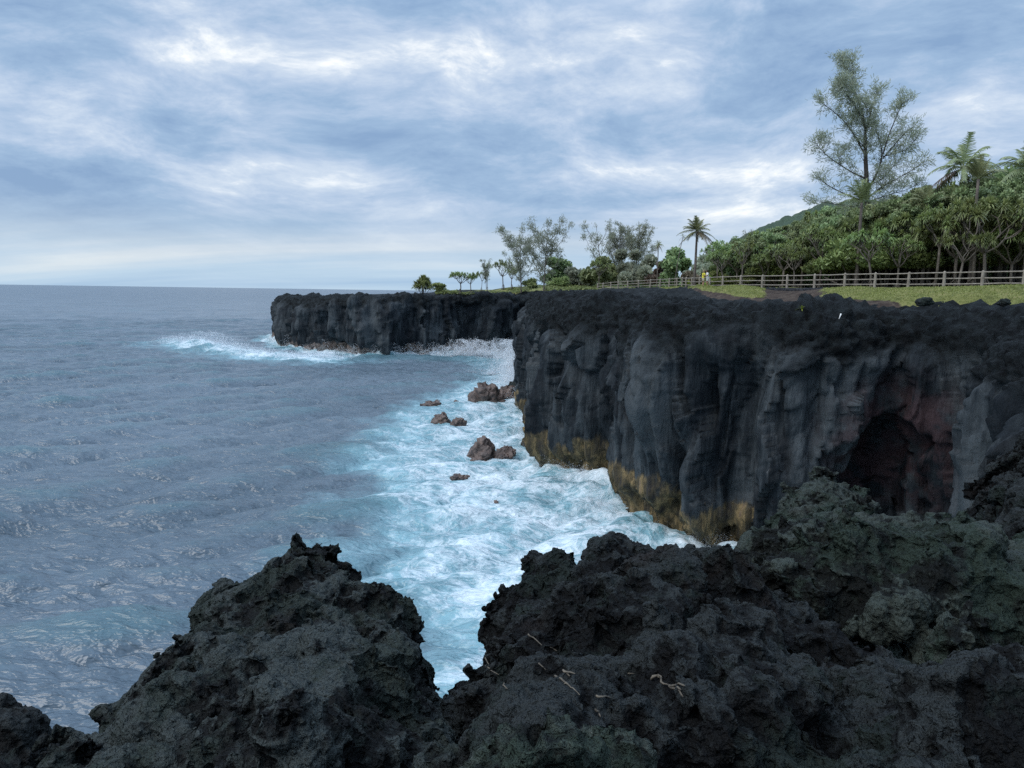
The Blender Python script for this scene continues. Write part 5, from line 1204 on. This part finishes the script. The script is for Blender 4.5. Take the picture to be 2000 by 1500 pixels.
# a wooded hill far behind
def hill(name, ridge, D, depth_, seed, label_mat, zb=H - 4):
    r = np.array([tuple(P(px, py, D)) for px, py in ridge]); xs = np.linspace(r[:, 0].min(), r[:, 0].max(), 260); zr = np.interp(xs, r[:, 0], r[:, 2]); t = np.linspace(0, 1, 120)
    X, T = np.meshgrid(xs, t, indexing='ij'); Z_ = zb + (zr[:, None] - zb) * np.sin(np.minimum(T * 1.25, 1) * np.pi / 2) * (1 - np.clip((T - .8) / .4, 0, 1) ** 2 * .5); Y = D - depth_ + T * depth_ * 1.25
    q = np.stack([X, Y, Z_], -1).reshape(-1, 3); q[:, 2] += (7.0 * (billow(q, 1 / 42., 3, .6, seed) - .4) + 3.2 * (billow(q, 1 / 13., 2, .6, seed) - .4)) * np.clip(T.ravel() * 4, 0, 1)
    return tag(link(name, np_mesh(name, q, grid_faces(260, 120)), label_mat), kind='structure')
M_HILL, g, b = new_mat('wooded_hill', .9, .1)
p = pos(g); g.put(b.inputs['Base Color'], g.ramp(g.noise(p, .06, 8, .75), [(.35, (.052, .075, .055)), (.55, (.075, .11, .075)), (.7, (.11, .15, .10))])); bump(g, b, g.noise(p, .16, 7, .75), 1.0, 3.0)
hill('hill', [(1380, 575), (1425, 520), (1440, 482), (1465, 462), (1490, 449), (1520, 439), (1560, 420), (1578, 413), (1600, 416), (1640, 405), (1720, 412), (1800, 405), (1860, 395), (1905, 365), (1950, 345), (2000, 325), (2080, 300), (2250, 290), (2600, 300), (3200, 400)], 620, 330, 3.0, M_HILL)

# ---------------------------------------------------------------- spray, driftwood, small things
M_SPRAY, g, b = new_mat('sea_spray', .9, .1); b.inputs['Base Color'].default_value = (.86, .89, .92, 1)
t = g.node('ShaderNodeBsdfTranslucent'); t.inputs[0].default_value = (.86, .89, .92, 1); mx = g.node('ShaderNodeMixShader'); mx.inputs[0].default_value = .45
g.l.new(b.outputs[0], mx.inputs[1]); g.l.new(t.outputs[0], mx.inputs[2]); g.l.new(mx.outputs[0], g.n['Material Output'].inputs[0])
rs_ = np.random.RandomState(12); SP = []; SZ = []
def plume(x, y, z0, n, sx, sy, sz, size, lean=(0, 0)):
    hz_ = rs_.rand(n) ** 2.4; c = np.stack([rs_.normal(0, sx, n) * (1 - .5 * hz_), rs_.normal(0, sy, n), sz * 1.7 * hz_], 1)
    c += .35 * min(sx, sz) * np.stack([perlin(c, 1.3 / max(sz, .5), 3 + x), perlin(c, 1.3 / max(sz, .5), 7), perlin(c, 1.2 / max(sz, .5), 5)], 1) * 2
    c[:, 0] += lean[0] * c[:, 2]; c[:, 1] += lean[1] * c[:, 2]; SP.append(c + (x, y, z0)); SZ.append(.62 * size * rs_.uniform(.4, 1.3, n))
for i in range(0, len(near_s), 1):                      # foot of the near cliff
    x_, y_ = near_s[i]
    if 40 < y_ < 190 and rs_.rand() < .85: plume(x_ - .9, y_ - .2, -.1, 900 if y_ < 75 else 600, .55 + .004 * y_, .6 + .004 * y_, rs_.uniform(.2, .85) * (1 + .005 * y_), .00055 * y_)
for i in range(len(far_s)):
    x_, y_ = far_s[i]
    if x_ > -86 and x_ < 6 and rs_.rand() < .8: plume(x_ + .3, y_ - 2.2, 0, 700, 1.3, .8, rs_.uniform(.5, 2.2), .11)
for px, D, n, sx, sz in ((996, 150, 16000, 3.0, 3.9), (1006, 135, 16000, 2.2, 3.6), (1008, 124, 12000, 2.0, 3.2), (985, 176, 9000, 2.8, 2.6), (940, 188, 9000, 3.8, 2.4), (905, 188, 7000, 2.8, 2.4), (1004, 118, 9000, 1.4, 2.6), (1020, 100, 7000, 1.1, 2.0), (1030, 84, 2600, .8, 1.5), (1140, 60.2, 3600, .9, 1.2), (1100, 62.5, 2800, .9, .9), (1168, 57.0, 3200, .8, 1.0), (860, 186, 2000, 3, 1.6)):
    v = ray(px, 700); plume(v.x * D, D, 0, int(n * 1.6), sx, 1.2, sz, .0008 * D)
for k in range(len(bpath)):                             # the breaker's torn crest
    x_, y_ = bpath[k]; w = math.exp(-((x_ + 79) / 12) ** 2)
    if x_ > -98: plume(x_, y_, .8, int(2000 + 4500 * w), 3.2, 1.6, .7 + 1.6 * w, .12, (.25, 0))
Cs = np.vstack(SP); Sz = np.concatenate(SZ); n = len(Cs); a = unit(rs_.normal(0, 1, (n, 3))); b2 = unit(np.cross(a, rs_.normal(0, 1, (n, 3))))
m = MB(); m.quads(Cs, a * Sz[:, None] * .5, b2 * Sz[:, None] * .5, .5)
tag(link('sea_spray', m.mesh('sea_spray'), M_SPRAY), 'white spray flying up along the foot of the cliffs', 'sea spray', kind='stuff')

# things lying on the rocks: dropped onto the surface by a ray from above
dg = bpy.context.evaluated_depsgraph_get(); dg.update()
def hit(px, py):
    o_ = Vector((0, 0, H)); ok, loc, nrm, _, ob, _ = sc.ray_cast(dg, o_, ray(px, py).normalized()); return loc, nrm
M_TWIG, g, b = new_mat('bleached_wood', .8, .2); p = pos(g); g.put(b.inputs['Base Color'], g.ramp(g.noise(p, 30, 4), [(.3, (.05, .045, .038)), (.7, (.16, .14, .11))]))
def twig(paths, r, label, name='dry_twig'):
    m = MB(); base = hit(*paths[0][0])[0]
    for pth in paths:
        q = [hit(*c) for c in pth]; pts = np.array([tuple(l + n_ * r * 1.2 - base) for l, n_ in q]); pts = chaikin(pts, 1) if len(pts) > 2 else pts
        r0 = r * .55; m.tube(pts + np.random.RandomState(len(pts)).normal(0, r * .35, pts.shape), np.linspace(r0, r0 * .35, len(pts)) * np.random.RandomState(3).uniform(.8, 1.3, len(pts)), 6)
    o = link(name, m.mesh(name, True), M_TWIG); o.location = base; return tag(o, label, 'twig', 'dry twigs on the lava outcrop')
twig([[(1035, 1240), (1045, 1250), (1060, 1262)]], .012, 'highest dry twig on the outcrop, short and slanting')
twig([[(1074, 1260), (1080, 1268), (1087, 1273)]], .009, 'small dry twig just below the highest one')
twig([[(1030, 1281), (1042, 1288)]], .009, 'short straight twig left of the middle of the outcrop')
twig([[(1053, 1296), (1064, 1308)]], .009, 'thin twig piece above the long crooked twig')
twig([[(1082, 1317), (1096, 1325), (1103, 1338), (1115, 1347), (1127, 1360)], [(1103, 1338), (1100, 1333)]], .012, 'longest crooked dry twig running down the outcrop')
twig([[(1104, 1314), (1115, 1319), (1123, 1320)], [(1108, 1312), (1110, 1320)]], .013, 'forked knot of pale wood above the long twig')
twig([[(1165, 1360), (1178, 1364), (1195, 1367)]], .012, 'straight pale stick lying level right of the long twig')
twig([[(1160, 1390), (1167, 1396), (1175, 1404)]], .014, 'stubby pale stick, the lowest one on the outcrop')
twig([[(940, 1297), (955, 1308), (975, 1320)], [(950, 1283), (957, 1308)], [(957, 1305), (948, 1300)]], .011, 'forked driftwood branch at the left rim of the outcrop')
twig([[(982, 1338), (990, 1345)], [(985, 1335), (987, 1345)]], .008, 'tiny curled twig below the forked driftwood')
twig([[(1275, 1325), (1290, 1326), (1300, 1338), (1312, 1345)], [(1286, 1318), (1290, 1326)], [(1312, 1345), (1330, 1340), (1340, 1345)], [(1312, 1345), (1333, 1352), (1336, 1358)], [(1318, 1345), (1326, 1348), (1335, 1347)]], .016, 'thick bleached root with a frayed end, right of the other twigs', 'dry_root')
twig([[(1225, 1312), (1238, 1316)]], .009, 'short pale stick left of the bleached root')

def rock_on(px, py, wpx, hpx, D, label, seed):
    k = D / 1500; c = P(px, py, D); nu, nv = 48, 30; U, V_ = np.meshgrid(np.linspace(0, 2 * np.pi, nu), np.linspace(0, np.pi, nv), indexing='ij')
    q = np.stack([np.sin(V_) * np.cos(U), np.sin(V_) * np.sin(U), np.cos(V_)], -1).reshape(-1, 3); F1, _, _ = worley(q * 1.1 + seed); q = q * (1 - .62 * (F1 - .4))[:, None] + q * (.10 * perlin(q, 2.5, seed) + .05 * perlin(q, 6, seed))[:, None]
    q *= (wpx * k / 2, wpx * k / 2, hpx * k * .62); o = link('lava_stone', np_mesh('lava_stone', q, grid_faces(nu, nv)), M_ROCK); o.location = c; return tag(o, label, 'rock')
rock_on(1806, 589, 32, 16, 43, 'flat topped black lava stone at the edge of the turf bank', 5)
rock_on(1961, 591, 22, 13, 41, 'smaller round black lava stone at the turf edge, farther right', 9)
# a scrap of white litter and a seedling on the cliff edge
l, nn = hit(1641, 623); m = MB(); q = l + nn * .03
m.tube([(-.06, 0, -.14), (-.01, -.02, 0), (.045, 0, .16)], [.014, .03, .045], 7)
M_WHITE, g, b = new_mat('white_plastic', .4, .5); p = pos(g); g.put(b.inputs['Base Color'], g.mix(g.noise(p, 20, 3), (.72, .73, .70), (.86, .86, .84)))
o = link('plastic_scrap', m.mesh('plastic_scrap', True), M_WHITE); o.location = q + Vector((0, 0, .12)); tag(o, 'thin white scrap sticking up from the rubble at the cliff edge', 'litter')
l, nn = hit(1566, 606); rs2 = np.random.RandomState(3); cr = MB(); rosette(cr, (0, 0, .08), (0, 0, 1), rs2, 12, .42, .035, .5); tr = MB(); tr.tube([(0, 0, -.08), (0, 0, .1)], [.02, .015], 6)
tree('seedling', l, (tr.mesh('stem', True), cr.mesh('leaves')), (M_BARK_G, M_LEAF_Y), 'tiny yellow green seedling alone on the black cliff rim', 'plant', parts=('stem', 'leaves'))
write_labels()
